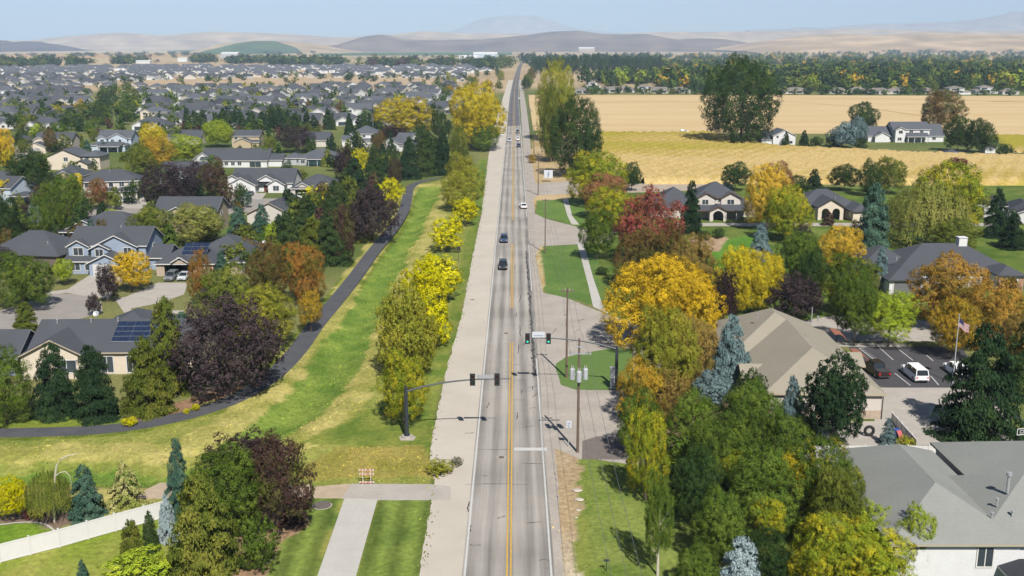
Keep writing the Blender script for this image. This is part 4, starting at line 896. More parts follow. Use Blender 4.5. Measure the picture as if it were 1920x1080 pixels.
wood('estate_tree_mass', 60, [(0, 236), (600, 236), (600, 264), (0, 264)], (4.5, 7.5), (2.4, 3.8), ['dgreen', 'conifer', 'oliveg', 'green', 'green', 'purgr'], 'small trees behind the first rows of estate houses')
# ---- rough grass: short tufts over the unmown greenbelt and along the ragged edges of the paving
def tufts(name, label, pts, hs, jit=.25):
    rng = np.random.default_rng(5); pts = np.array(pts); n = len(pts); h = rng.uniform(*hs, n); an = rng.uniform(0, math.pi, n); wd = h * rng.uniform(.5, 1.1, n)
    ix = np.clip(np.searchsorted(xs, pts[:, 0]), 0, len(xs) - 1); iy = np.clip(np.searchsorted(ys, pts[:, 1]), 0, len(ys) - 1)
    z = gz(pts[:, 0], pts[:, 1]); c = K[iy, ix] * (1 + jit * rng.normal(size=(n, 1))).clip(.55, 1.6) * np.array((1.3, 1.3, 1.2))
    a = np.stack([np.cos(an) * wd / 2, np.sin(an) * wd / 2, 0 * an], 1); b = np.stack([pts[:, 0], pts[:, 1], z], 1); ln = np.stack([rng.normal(size=n) * .25 * h, rng.normal(size=n) * .25 * h, h], 1)
    q = np.stack([b - a, b + a, b + a * 1.25 + ln, b - a * 1.25 + ln * .85], 1); me_ = leafmesh(name, q, rng)
    at_ = me_.attributes.new('tone', 'FLOAT_COLOR', 'POINT'); at_.data.foreach_set('color', np.repeat(np.concatenate([c, np.ones((n, 1))], 1), 4, 0).astype(np.float32).ravel())
    me_.materials.clear(); me_.materials.append(WOODM); o_ = bpy.data.objects.new(name, me_); COL.objects.link(o_); tag(o_, label, 'grass', kind='stuff')
GB = [P(a, b) for a, b in [(-60, 826), (240, 812), (430, 768), (540, 700), (610, 622), (690, 520), (752, 420), (790, 360), (830, 345), (800, 440), (740, 560), (690, 690), (770, 720), (755, 770), (640, 800), (560, 870), (590, 903), (240, 903), (-60, 896)]]
GB2 = [P(a, b) for a, b in [(560, 862), (640, 836), (800, 842), (838, 862), (822, 903), (590, 903)]]
def fill(poly, dens):
    x_, y_ = [p[0] for p in poly], [p[1] for p in poly]; n = int((max(x_) - min(x_)) * (max(y_) - min(y_)) * dens); a, b = RNG.uniform(min(x_), max(x_), n), RNG.uniform(min(y_), max(y_), n)
    k = inside(poly, a, b); return np.stack([a[k], b[k]], 1)
g_ = np.concatenate([fill(GB, 5), fill(GB2, 8)]); g_ = g_[dline(PATHW, g_[:, 0], g_[:, 1]) > 1.9]
g_ = g_[(fbm(g_[:, 0] * .5, g_[:, 1] * .4) > .38)]
tufts('rough_grass', 'unmown dry and green grass of the ditch between path and road', g_, (.07, .20), .16)
ed = []
for L_, w_ in ((EDGE, .3), ([(1088, 866), (1100, 905), (1104, 980), (1112, 1085)], .7), ([(1046, 882), (1056, 940), (1062, 1000), (1070, 1085)], .8), ([(1018, 462), (1012, 480), (1016, 548)], .5), ([(1006, 376), (1006, 404)], .5), ([(590, 905), (660, 903), (805, 904), (845, 880)], .5), ([(812, 938), (803, 990), (787, 1085)], .35)):
    pw = [P(a, b) for a, b in L_]
    for (a, b) in zip(pw[:-1], pw[1:]):
        for k in range(int(math.dist(a, b) * 3)): t_ = random.random(); ed.append((a[0] + (b[0] - a[0]) * t_ + random.gauss(-.05, w_), a[1] + (b[1] - a[1]) * t_ + random.gauss(0, w_)))
tufts('verge_weeds', 'weeds and dry grass along the ragged pavement edges', ed, (.06, .18), .25)

scatter(24, [(330, 240), (560, 238), (560, 250), (330, 248)], ['spruce', 'spruce', 'shrub'], ['dconifer', 'conifer', 'dgreen'], (8, 12), (3, 4.2), lambda k, p: f"{TONE[p]} {'conifer' if k == 'spruce' else 'bushy tree'} in the long dark screen behind the middle houses", 'long dark screen behind the middle houses', .5)
scatter(30, [(0, 200), (300, 196), (330, 236), (0, 250)], ['shrub', 'spruce'], ['green', 'oliveg', 'dgreen', 'green', 'conifer'], (5, 9), (3.4, 5), lambda k, p: f"{TONE[p]} {'conifer' if k == 'spruce' else 'spreading garden tree'} among the left hand roofs", 'garden trees among the left hand roofs', .8)

# ------------------------------------------------------------------ houses
def wm(n, c, c2=None, k=1.75): return mat(n, C(*c, k=k), .05, .8, rough=.8, fine=(5, .04))
WALL = {'cream': wm('cream_siding', (236, 222, 202)), 'white': wm('white_siding', (240, 240, 240)), 'blue': wm('blue_grey_siding', (164, 178, 198)), 'tan': wm('tan_siding', (204, 184, 152)),
        'grey': wm('grey_siding', (192, 196, 198)), 'stone': mat('stone_veneer', C(206, 186, 166), .22, 3), 'brick': mat('brick_wall', C(190, 150, 130), .2, 3), 'brown': wm('brown_siding', (120, 108, 98)), 'offwhite': wm('offwhite_siding', (224, 216, 206)), 'pblue': wm('pale_blue_siding', (206, 220, 234))}
ROOF = {'slate': shingle('slate_shingles', C(90, 93, 100)), 'slate2': shingle('blue_grey_shingles', C(102, 106, 114)), 'tan': shingle('tan_shingles', C(174, 166, 149), .14), 'grey': shingle('light_grey_shingles', C(160, 162, 157), .16), 'brown': shingle('brown_grey_shingles', C(146, 138, 130)), 'dark': shingle('dark_shingles', C(74, 76, 84))}
TRIM = mat('white_trim', C(238, 236, 232, k=1.75), .03, 2, rough=.6); TTRIM = mat('tan_trim', C(196, 182, 160, k=1.75), .05, 2); DTRIM = mat('dark_trim', C(70, 66, 66), .05, 2)
GLASS = mat('window_glass', (.035, .045, .055), .3, .7, rough=.12, spec=.6); DOORM = mat('door_paint', C(120, 60, 50), .1, 3); GDOOR = mat('garage_door_panel', C(226, 224, 220, k=1.75), .04, 1.5); GDGREY = mat('grey_garage_door', C(128, 128, 128), .05, 1.5)
SOLAR = mat('solar_cells', (.012, .02, .045), .3, 2, rough=.15, spec=.6); SOLF = mat('solar_frame', C(150, 156, 166), .05, 2, rough=.4); METAL = mat('galvanised_metal', C(206, 208, 212), .06, 4, rough=.45, metal=.3)
def roof_mesh(mb, w, o=.45, t=.2):
    x0, x1, y0, y1, h, ty, p = w[:7]; X0, X1, Y0, Y1 = x0 - o, x1 + o, y0 - o, y1 + o; W_, D_ = X1 - X0, Y1 - Y0; ze = h - o * p + .03
    c = [(X0, Y0, ze), (X1, Y0, ze), (X1, Y1, ze), (X0, Y1, ze)]; mx_, my = (X0 + X1) / 2, (Y0 + Y1) / 2
    if ty == 'gx': r = [(X0, my, ze + D_ / 2 * p), (X1, my, ze + D_ / 2 * p)]; f = [(0, 1, 5, 4), (2, 3, 4, 5)]; bd = [0, 1, 5, 2, 3, 4]
    elif ty == 'gy': r = [(mx_, Y0, ze + W_ / 2 * p), (mx_, Y1, ze + W_ / 2 * p)]; f = [(0, 4, 5, 3), (1, 2, 5, 4)]; bd = [0, 4, 1, 2, 5, 3]
    elif ty == 'shed': c[2] = (X1, Y1, ze + D_ * p); c[3] = (X0, Y1, ze + D_ * p); r = []; f = [(0, 1, 2, 3)]; bd = [0, 1, 2, 3]
    elif W_ > D_ + .1: r = [(X0 + D_ / 2, my, ze + D_ / 2 * p), (X1 - D_ / 2, my, ze + D_ / 2 * p)]; f = [(0, 1, 5, 4), (1, 2, 5), (2, 3, 4, 5), (3, 0, 4)]; bd = [0, 1, 2, 3]
    elif D_ > W_ + .1: r = [(mx_, Y0 + W_ / 2, ze + W_ / 2 * p), (mx_, Y1 - W_ / 2, ze + W_ / 2 * p)]; f = [(0, 1, 4), (1, 2, 5, 4), (2, 3, 5), (3, 0, 4, 5)]; bd = [0, 1, 2, 3]
    else: r = [(mx_, my, ze + W_ / 2 * p)]; f = [(0, 1, 4), (1, 2, 4), (2, 3, 4), (3, 0, 4)]; bd = [0, 1, 2, 3]
    v = c + r; n = len(v); mb.add(v + [(a, b, z - t) for a, b, z in v], f + [tuple(i + n for i in g[::-1]) for g in f], 0)
    k = len(mb.v) - 2 * n
    for i in range(len(bd)):
        a, b = bd[i], bd[(i + 1) % len(bd)]; mb.f.append((k + a, k + b, k + n + b, k + n + a)); mb.m.append(1)
def wall_mesh(mb, w):
    x0, x1, y0, y1, h, ty, p = w[:7]; o_ = w[7] if len(w) > 7 and w[7] else {}; z0 = o_.get('z0', 0.0); holes = sorted(o_.get('holes', []))
    if o_.get('posts'):
        for a in o_['posts']: mb.box(a, a + .25, y0, y0 + .25, z0, h)
        return
    pk = h + ((y1 - y0) if ty == 'gx' else (x1 - x0)) / 2 * p - .03
    def face(pts): mb.add(pts, [tuple(range(len(pts)))])
    # front
    if not holes:
        face([(x0, y0, z0), (x1, y0, z0), (x1, y0, h), ((x0 + x1) / 2, y0, pk), (x0, y0, h)] if ty == 'gy' else [(x0, y0, z0), (x1, y0, z0), (x1, y0, h), (x0, y0, h)])
    else:
        u = x0
        for (a, wd, hh, arch) in holes:
            a += x0; face([(u, y0, z0), (a, y0, z0), (a, y0, h), (u, y0, h)])
            if arch:
                for k in range(8):
                    t0, t1 = math.pi - math.pi * k / 8, math.pi - math.pi * (k + 1) / 8; r_ = wd / 2
                    p0 = (a + r_ + r_ * math.cos(t0), y0, z0 + hh - r_ + r_ * math.sin(t0)); p1 = (a + r_ + r_ * math.cos(t1), y0, z0 + hh - r_ + r_ * math.sin(t1))
                    face([p0, p1, (p1[0], y0, h), (p0[0], y0, h)])
            else: face([(a, y0, z0 + hh), (a + wd, y0, z0 + hh), (a + wd, y0, h), (a, y0, h)])
            u = a + wd
        face([(u, y0, z0), (x1, y0, z0), (x1, y0, h), (u, y0, h)])
        if ty == 'gy': face([(x0, y0, h), (x1, y0, h), ((x0 + x1) / 2, y0, pk)])
        for (a, wd, hh, arch) in holes:                     # reveals
            a += x0; mb.box(a - .12, a, y0 + .004, y0 + .4, z0, z0 + hh - (wd / 2 if arch else 0)); mb.box(a + wd, a + wd + .12, y0 + .004, y0 + .4, z0, z0 + hh - (wd / 2 if arch else 0))
    face([(x1, y1, z0), (x0, y1, z0), (x0, y1, h), ((x0 + x1) / 2, y1, pk), (x1, y1, h)] if ty == 'gy' else [(x1, y1, z0), (x0, y1, z0), (x0, y1, h), (x1, y1, h)])
    for x, s in ((x0, 1), (x1, 0)):
        q = [(x, y0, z0), (x, y1, z0), (x, y1, h)] + ([(x, (y0 + y1) / 2, pk)] if ty == 'gx' else []) + [(x, y0, h)]
        face(q[::-1] if s else q)
def facept(w, f, u, z, out):
    x0, x1, y0, y1 = w[:4]
    return {'f': (x0 + u, y0 - out, z), 'r': (x1 + out, y0 + u, z), 'l': (x0 - out, y1 - u, z)}[f]
def panel(mb, w, f, u, z, wd, hh, out, th, mi=0):
    x0, x1, y0, y1 = w[:4]
    if f == 'f': mb.box(x0 + u, x0 + u + wd, y0 - out, y0 - out + th, z, z + hh, mi)
    elif f == 'r': mb.box(x1 + out - th, x1 + out, y0 + u, y0 + u + wd, z, z + hh, mi)
    else: mb.box(x0 - out, x0 - out + th, y0 + u, y0 + u + wd, z, z + hh, mi)
def window(e, w, f, u, z, wd, hh, m=None, mull=True):
    fr = MB(); b = .11
    for a in ((u - b, z - b, wd + 2 * b, b), (u - b, z + hh, wd + 2 * b, b), (u - b, z, b, hh), (u + wd, z, b, hh)): panel(fr, w, f, *a, .07, .068)
    if mull and wd > 1.2: panel(fr, w, f, u + wd / 2 - .04, z, .08, hh, .06, .055)
    fo = fr.build('window', m or TRIM, e); pn = MB(); panel(pn, w, f, u, z, wd, hh, .035, .03); pn.build('pane', GLASS, fo)
def garage(e, w, f, u, wd, hh=2.2, m=None):
    g = MB(); panel(g, w, f, u - .15, 0, .15, hh + .15, .06, .055); panel(g, w, f, u + wd, 0, .15, hh + .15, .06, .055); panel(g, w, f, u, hh, wd, .15, .06, .055); fo = g.build('garage_surround', TRIM, e)
    g = MB()
    for k in range(4): panel(g, w, f, u + .003, .02 + k * hh / 4, wd - .006, hh / 4 - .03, .045, .04)
    g.build('garage_door', m or GDOOR, e)
def house(name, label, cat, A, B, ze, W, wings, wins=(), wall='white', roof='slate', trim=None, gar=(), extra=None, vents=(), solar=None, group=None, doors=(), wm_=None):
    ax, ay = P(*A, ze); bx, by_ = P(*B, ze); ang = math.atan2(by_ - ay, bx - ax); s = math.dist((ax, ay), (bx, by_)) / W
    e = empty(name, ax, ay, 0, ang, label, cat, group)
    wings = [tuple([v * s for v in w[:4]]) + tuple(w[4:]) for w in wings]
    m = MB(); [wall_mesh(m, w) for w in wings]; m.build('wall', wm_ or WALL[wall], e)
    m = MB()
    for i, w in enumerate(wings):
        w2 = list(w); roof_mesh(m, w2, o=.45 + .013 * i)
    ro = m.build('roof', [ROOF[roof], trim or TRIM], e)
    for i, f, u, z, wd, hh in wins: window(e, wings[i], f, u * s, z, wd, hh)
    for i, f, u, wd in gar: garage(e, wings[i], f, u * s, wd)
    for i, f, u in doors:
        g = MB(); panel(g, wings[i], f, u * s, .02, 1.0, 2.1, .05, .045); g.build('door', DOORM, e)
    for i, x, y in vents:
        w = wings[i]; x *= s; y *= s; p = w[6]; zz = w[4] + min(y - w[1 + 1], w[3] - y) * p if w[5] != 'gy' else w[4] + min(x - w[0], w[1] - x) * p
        g = MB(); g.cyl(x, y, zz - .1, zz + .5, .09, 8); g.cyl(x, y, zz + .5, zz + .62, .15, 8); g.build('roof_vent', METAL, ro)
    if solar:
        i, x0, x1, y0, y1, nr, nc = solar; w = wings[i]; p = w[6]; g = MB(); gf = MB(); sl_ = math.hypot(1, p); cw = (x1 - x0) / nc; cd = (y1 - y0) / nr
        T_ = Matrix.Translation((0, 0, w[4] + .03)) @ Matrix(((1, 0, 0, 0), (0, 1, 0, 0), (0, p, 1, 0), (0, 0, 0, 1)))
        for r_ in range(nr):
            for c_ in range(nc):
                g.box(x0 + c_ * cw + .02, x0 + (c_ + 1) * cw - .02, w[2] + y0 + r_ * cd + .06, w[2] + y0 + (r_ + 1) * cd - .06, .14, .19, 0, T_)
        gf.box(x0, x1, w[2] + y0, w[2] + y1, .08, .135, 0, T_); so_ = gf.build('solar_panels', SOLF, e); g.build('solar_cells', SOLAR, so_)
    if extra: extra(e, wings, s)
    return e
def chimney(x, y, z0, z1, wall='white', w=.9):
    def f(e, wings, s): g = MB(); g.box(x * s, x * s + w, y * s, y * s + w, z0, z1); g.box(x * s - .1, x * s + w + .1, y * s - .1, y * s + w + .1, z1, z1 + .12); g.build('chimney', WALL[wall], e)
    return f
def dish(x, y, z):
    def f(e, wings, s):
        g = MB(); g.cyl(x, y, z - .6, z + .1, .03, 6); vs = []; 
        M_ = Matrix.Translation((x, y, z + .3)) @ Matrix.Rotation(R(62), 4, 'X')
        pts = [(0, 0, -.08)] + [(.42 * math.cos(a), .42 * math.sin(a), 0) for a in [k * math.pi / 7 for k in range(14)]]
        g.add([M_ @ Vector(p) for p in pts], [(0, k + 1, (k + 1) % 14 + 1) for k in range(14)]); g.add([M_ @ (Vector(p) + Vector((0, 0, -.03))) for p in pts], [(0, (k + 1) % 14 + 1, k + 1) for k in range(14)]); g.build('satellite_dish', METAL, e)
    return f
H = house
H('house', 'cream single-storey house with solar panels on slate roof beside the path', 'house', (45, 658), (290, 656), 3.5, 19,
  [(.8, 25, 0, 12.5, 3.5, 'gx', .5), (.3, 9.6, -2.2, 6, 3.45, 'gy', .52), (7, 17, 8, 20, 3.6, 'hip', .5)],
  [(1, 'f', 5.2, 1.0, 2.6, 1.7), (0, 'f', 10.2, .3, 1.7, 2.3), (0, 'f', 14.0, .3, 1.5, 2.3), (0, 'f', 17.5, 1, 1.6, 1.2)], 'cream', trim=TTRIM, solar=(0, 11.6, 19, 1.4, 5.2, 4, 3), vents=[(0, 3, 5.4), (0, 8, 5.6), (0, 12, 5.7)], extra=dish(8, 6.3, 6.9))
H('house', 'dark slate house cut by the left edge with a blue shaded gable', 'house', (-70, 668), (34, 668), 2.8, 8, [(-2, 7.6, 0, 9, 2.8, 'gx', .62)], [(0, 'r', 3.5, .8, 1.4, 1.2)], 'blue')
H('house', 'two-storey blue grey house with white trimmed front gables', 'house', (131, 458), (272, 458), 5.6, 15.3,
  [(0, 15.3, 0, 10.5, 5.6, 'gx', .55), (0, 3.9, -.9, 3, 5.55, 'gy', .55), (5.2, 13.6, -.6, 4, 5.5, 'gy', .5), (4.7, 8.2, -1.3, 3, 5.1, 'gy', .5), (-.1, 5.6, -2.6, .5, 2.8, 'shed', .35), (5.4, 12.2, -4.6, 1, 2.85, 'gy', .48), (15.2, 19, 1.5, 9, 2.8, 'gx', .5)],
  [(1, 'f', 1.0, 3.5, 1.9, 1.5), (3, 'f', .9, 3.4, 1.5, 1.4), (2, 'f', 5.9, 3.5, 1.5, 1.5), (4, 'f', .9, .8, 1.9, 1.4), (4, 'f', 3.9, .8, 1.0, 1.5), (0, 'r', 4.4, 3.6, 1.2, 1.3)], 'blue', gar=[(5, 'f', .9, 4.9)], vents=[(0, 9, 4.6)])
H('house', 'house under a dark hip roof at the left edge', 'house', (-30, 474), (108, 478), 3, 18.8, [(0, 18.8, 0, 15, 3, 'hip', .58)], [(0, 'r', 4, 1, 1.5, 1.2)], 'brown', trim=DTRIM, vents=[(0, 14.6, 3.2)])
def carport_extra(e, wings, s):
    dish(20.2, 7, 5.3)(e, wings, s)
H('house', 'craftsman house with an open double garage and solar panels', 'house', (292, 492), (400, 492), 2.8, 11.5,
  [(0, 11.4, 0, 12, 2.8, 'hip', .52, {'holes': [(1.6, 5.8, 2.3, False)]}), (3.6, 6.4, -.5, 3, 3.2, 'gy', .6, {'z0': 2.6}), (5, 17.5, 6, 20, 2.9, 'hip', .52), (14.5, 20.5, 1.5, 14, 2.85, 'hip', .5)],
  [(1, 'f', .9, 3.25, .9, .5), (3, 'f', 2, .8, 1.4, 1.4)], 'stone', solar=(0, 4.6, 9.6, 1.9, 5.4, 3, 3), extra=carport_extra)
H('house', 'grey gabled house with a white patio cover behind the blue house', 'house', (95, 431), (250, 431), 3, 22.4,
  [(4, 22, 4.5, 18, 3, 'hip', .5), (3.4, 12.6, 2.2, 10, 3.05, 'gy', .5), (0, 6.6, -1, 2.6, 2.7, 'shed', .05, {'posts': [.2, 3, 6]})], [(0, 'f', 14, 1, 1.5, 1.2)], 'grey')
H('house', 'white two-storey house with a grey hip roof and a car on its drive', 'house', (150, 340), (260, 337), 5.5, 16.6,
  [(0, 16.6, 0, 11, 5.5, 'hip', .5), (9.6, 16.2, -3.2, .5, 2.8, 'hip', .4), (4, 9.8, -2.2, .4, 2.75, 'shed', .3, {'posts': [.3, 4.6]})],
  [(0, 'f', 1.2, 3.6, 1.2, 1.3), (0, 'f', 4.6, 3.6, 1.2, 1.3), (0, 'f', 8, 3.6, 1.2, 1.3), (0, 'f', 11, 3.6, 1.3, 1.3), (0, 'f', 14, 3.6, 1.3, 1.3), (0, 'f', 1.2, .8, 1.4, 1.4)], 'offwhite', gar=[(1, 'f', .8, 4.8)], vents=[(0, 8, 4.4)])
H('house', 'cream two-storey house whose big gable has one small window', 'house', (88, 293), (150, 293), 5, 14.9,
  [(0, 14.9, 0, 14, 5, 'gy', .42), (14.6, 23, 1.5, 13, 5.05, 'hip', .45), (14, 20, -5.5, 2, 2.8, 'gy', .5)], [(0, 'f', 7.4, 3.2, 1.5, 1.4), (1, 'f', 2, 3.4, 1.3, 1.2), (2, 'f', 2, .6, 1.0, 1.7)], 'cream', roof='slate2', trim=DTRIM)
H('house', 'cream house with rounded gables and a rust tree in front', 'house', (62, 262), (128, 262), 5.3, 16,
  [(0, 16.5, 2, 11, 5.5, 'gx', .6), (0, 5.8, 0, 5, 5.2, 'gy', .5), (10.2, 16, 0, 5, 5.3, 'gy', .55), (-1, 7.8, -6, 1, 2.9, 'gy', .45), (-8, -.8, -2, 6, 2.8, 'hip', .4)],
  [(2, 'f', 1.8, 3.3, 1.8, 1.3), (1, 'f', 1.8, 3.3, 1.4, 1.2)], 'cream', gar=[(3, 'f', 1.2, 5)])
H('house', 'pale blue two-storey house with a blue gable end', 'house', (183, 258), (245, 258), 5.5, 14.8,
  [(0, 14.8, 0, 10, 5.5, 'gx', .6), (0, 4.2, -.7, 3, 5.4, 'gy', .5), (5, 13.4, -.9, 4, 5.45, 'gy', .5), (-2, 14, -6, .4, 2.9, 'hip', .35), (4, 13, -11, -5, 2.7, 'shed', .2, {'posts': [4.4, 8, 12.3]})],
  [(1, 'f', 1.4, 3.5, 1.5, 1.3), (2, 'f', 1.2, 3.5, 1.3, 1.3), (2, 'f', 4.6, 3.5, 1.2, 1.2), (3, 'f', 10, .8, 1.8, 1.2)], 'pblue', roof='slate2')
H('house', 'low house with one tan gable left of the hip-roofed white house', 'house', (88, 330), (148, 330), 3, 11, [(0, 11, 2, 13, 3, 'hip', .55), (2.4, 9.4, 0, 6, 2.95, 'gy', .5)], [(1, 'f', 2.6, .8, 1.6, 1.3)], 'tan')
H('house', 'white and teal trimmed house at the left edge with patio cover', 'house', (-40, 350), (21, 352), 5, 10, [(0, 9.6, 0, 10, 5, 'gx', .5), (9.6, 14.5, -1, 5, 2.8, 'shed', .05, {'posts': [13.9]})], [(0, 'f', 6, 3, 1.5, 1.3)], 'pblue')
H('house', 'house with purple tree hiding its porch at the left edge', 'house', (-4, 330), (22, 330), 3, 8, [(-4, 8, 0, 10, 3, 'gx', .5)], [(0, 'f', 8, .8, 1.5, 1.2)], 'cream')
H('house', 'long single-storey white house with a plain dark roof', 'house', (376, 300), (500, 300), 2.8, 25,
  [(0, 25, 0, 15, 2.8, 'gx', .5), (-3, 3.5, 2, 13, 3.2, 'gy', .7), (24.8, 30, 3, 12, 2.7, 'gx', .4)], [(0, 'f', 9, .8, 1.3, 1.4), (0, 'f', 11.5, .8, 1.3, 1.4), (0, 'f', 14, .8, 1.3, 1.4), (0, 'f', 18.5, .1, 4.2, 2.1)], 'white')
H('house', 'white house with twin front gables and two cars on its drive', 'house', (430, 343), (545, 343), 3, 19.4,
  [(0, 19.4, 2, 17, 3, 'gx', .48), (-3.5, 6, -1, 8, 3.05, 'gy', .55), (0, 8.8, -3, 6, 2.9, 'gy', .52), (9.5, 14, 0, 5, 4.3, 'gy', .55, {'z0': 3.4}), (12.4, 17.5, -1, 5, 2.85, 'gy', .6)],
  [(4, 'f', 1.6, .7, 1.8, 1.5)], 'white', gar=[(2, 'f', 1.5, 5.6)], doors=[(0, 'f', 10.4)])
def screens(e, wings, s):
    g = MB(); w = wings[2]
    g.box(w[0] + .1, w[1] - .1, w[2] + .02, w[2] + .08, .4, 2.4); g.build('porch_screen', mat('dark_green_screen', (.012, .035, .035), .2, 1), e)
H('house', 'grey hip-roofed house with a dark screened porch', 'house', (556, 297), (632, 297), 3, 15.6,
  [(0, 15.6, 3, 16, 3, 'hip', .45), (-6, 1, 4, 13, 2.9, 'hip', .42), (4.2, 15.2, 0, 4, 2.85, 'shed', .3, {'posts': [4.3, 7.7, 11.2, 14.8]})], [(1, 'f', 1.5, .8, 1.4, 1.3), (0, 'f', 1, .8, 1.5, 1.3)], 'grey', roof='slate2', extra=screens)
H('house', 'house with two small roof dormers and a white pickup outside', 'house', (545, 352), (636, 352), 3, 14.7,
  [(0, 14.7, 0, 13.5, 3, 'hip', .5, {'holes': [(1.3, 4.2, 2.3, False)]}), (2.0, 5.2, .2, 3, 3.7, 'gy', .55, {'z0': 3}), (9.4, 12, .2, 3, 3.6, 'gy', .55, {'z0': 3})], [(0, 'f', 8, .8, 1.6, 1.3), (0, 'r', 3, 1, 1.5, 1.2)], 'offwhite')
H('house', 'two-storey tan house with a wide plain dark roof', 'house', (290, 395), (405, 395), 5.4, 15.1, [(0, 15.1, 0, 11, 5.4, 'gx', .5), (3.2, 8, -.8, 4, 5.3, 'gy', .5)], [(1, 'f', .2, 3.2, 1.6, 1.6), (0, 'f', 10, 3.4, 1.4, 1.3), (0, 'r', 4, 3.5, 1.2, 1.2)], 'tan')
H('house', 'single-storey house showing a plain white gable end', 'house', (463, 400), (547, 402), 3.2, 11.5, [(0, 11.5, 0, 16, 3.2, 'gy', .5)], [(0, 'f', 8, 1, 1.3, 1.2)], 'offwhite', trim=TTRIM)
H('house', 'small two-storey white house with a square hip roof', 'house', (657, 250), (711, 250), 5.8, 13.2, [(0, 13.2, 0, 12, 5.8, 'hip', .5), (-3.5, 2.5, -3, 5, 3.2, 'gx', .4), (6, 13.8, -3.4, .4, 2.9, 'gx', .4)], [(0, 'f', 2, 4, 1.3, 1.2), (0, 'f', 5.5, 4, 1.3, 1.2), (0, 'f', 9.5, 4, 1.3, 1.2)], 'white', roof='slate2', gar=[(2, 'f', 1.2, 4.8)])
H('house', 'white garage-gabled house beside the cone-shaped rust tree', 'house', (716, 270), (766, 272), 3, 11.4, [(0, 7.2, 0, 12, 3.6, 'gy', .5), (3, 9, 4, 14, 4.2, 'gx', .55), (7, 13, 1, 8, 2.8, 'gx', .4)], [(0, 'f', 2.6, .8, 1.4, 1.6)], 'white', roof='slate2')
H('house', 'house with a small pale blue gable above the purple trees', 'house', (297, 322), (376, 322), 4.8, 13.5, [(0, 13.5, 2, 12, 4.8, 'gx', .5), (0, 5.8, 0, 6, 4.7, 'gy', .6)], [(1, 'f', 2, 2.8, 1.4, 1.2)], 'pblue')
H('house', 'tan two-storey house with a low brown front gable', 'house', (434, 254), (486, 254), 5.3, 12.8, [(0, 12.8, 0, 9, 5.3, 'gx', .5), (2, 10, -5, .4, 2.9, 'gy', .45), (9.6, 13.4, -4, .4, 2.8, 'gx', .3)], [(0, 'f', 1.4, 3.5, 1.2, 1)], 'tan')
H('house', 'grey roofed house left of the tan two-storey one', 'house', (312, 258), (375, 258), 3.2, 15, [(0, 15, 0, 12, 3.2, 'gx', .5), (5.6, 10.4, -.6, 5, 3.1, 'gy', .55)], [], 'cream')
H('house', 'grey roofed house half hidden by the wide purple tree', 'house', (560, 262), (616, 262), 3.2, 12.8, [(0, 12.8, 0, 12, 3.2, 'gx', .5)], [(0, 'r', 3, 1, 1.5, 1.2)], 'offwhite')
H('house', 'dark low roof left of the cream rounded-gable house', 'house', (14, 262), (46, 262), 3, 8, [(0, 8, 0, 10, 3, 'hip', .5)], [(0, 'f', 3, 1, 1.3, 1.2)], 'grey')
# right side
def brick_entry(e, wings, s):
    w = wings[3]; g = MB(); g.box(w[0] - .05, w[0] + .9, w[2] - .08, w[2] + .25, 0, 2.9); g.box(w[1] - .9, w[1] + .05, w[2] - .08, w[2] + .25, 0, 2.9); g.build('brick_pier', WALL['brick'], e)
    chimney(19.4, 10.6, 5.5, 8.3, 'white', 1.6)(e, wings, s)
H('house', 'large house under a dark grey hip roof with grey garage door', 'house', (1645, 518), (1900, 518), 3, 25.6,
  [(5, 28, 4, 19, 3.05, 'hip', .55), (-1, 11, 7, 19.5, 3.1, 'hip', .55), (1.6, 8.3, -2.2, 8, 3, 'hip', .5), (22.6, 27.2, -.8, 6, 3.6, 'hip', .5, {'holes': [(1.0, 2.6, 3.0, True)]})], [(0, 'f', 8, .9, 1.6, 1.3)], 'white', trim=DTRIM, extra=brick_entry, vents=[(2, 4.5, 3)])
for o_ in list(bpy.data.objects):
    if o_.get('label', '').startswith('large house under a dark'):
        wv_ = (1.6, 8.3, -2.2, 8); garage(o_, wv_, 'f', .8, 5.0, 2.4, GDGREY)
H('house', 'cream house with a double arched porch under a grey roof', 'house', (1497, 388), (1612, 388), 3, 16.6,
  [(0, 17, 1, 15, 3, 'hip', .55), (4.4, 11.2, -3.4, 5, 3.7, 'gy', .6, {'holes': [(1.0, 2.0, 3.1, True), (3.8, 2.0, 3.1, True)]}), (13, 18.5, -6, 6, 2.95, 'hip', .5)], [(2, 'l', 2, .9, 1.4, 1.4), (0, 'f', 1.5, .9, 1.4, 1.4)], 'cream', trim=DTRIM, vents=[(0, 11, 4)])
H('house', 'two-storey house with brown trim and a deep dark porch', 'house', (1235, 388), (1395, 388), 3, 22.6,
  [(9.6, 21.5, -1, 10, 5.9, 'hip', .6), (10, 14.5, -1.6, 4, 5.85, 'gy', .55), (16.2, 21.2, -1.5, 4, 5.8, 'gy', .55), (-2, 12, 0, 15, 3, 'hip', .62), (8.5, 23.4, -4.2, -.7, 2.9, 'shed', .35, {'posts': [9, 13.6, 16.6, 19.8, 22.8]}), (12.6, 17, -5.4, -1, 3.0, 'gy', .5, {'holes': [(.8, 2.8, 2.8, True)]}), (21, 26, 2, 12, 3, 'hip', .5)], [(2, 'f', 1.6, 3.9, 1.8, 1.3), (1, 'f', 1.2, 3.9, 1.6, 1.3)], 'offwhite', trim=mat('brown_trim', C(120, 92, 74), .05, 2))
H('house', 'grey roofed house cut by the right edge below the cornfield', 'house', (1838, 384), (1925, 388), 3.4, 13, [(0, 8, 2, 14, 3.4, 'hip', .55), (1.2, 5, 0, 5, 3.3, 'gy', .5), (8, 16, -4, 12, 3, 'hip', .5), (10, 14, -8, -2, 2.9, 'gy', .4)], [], 'white', roof='dark')
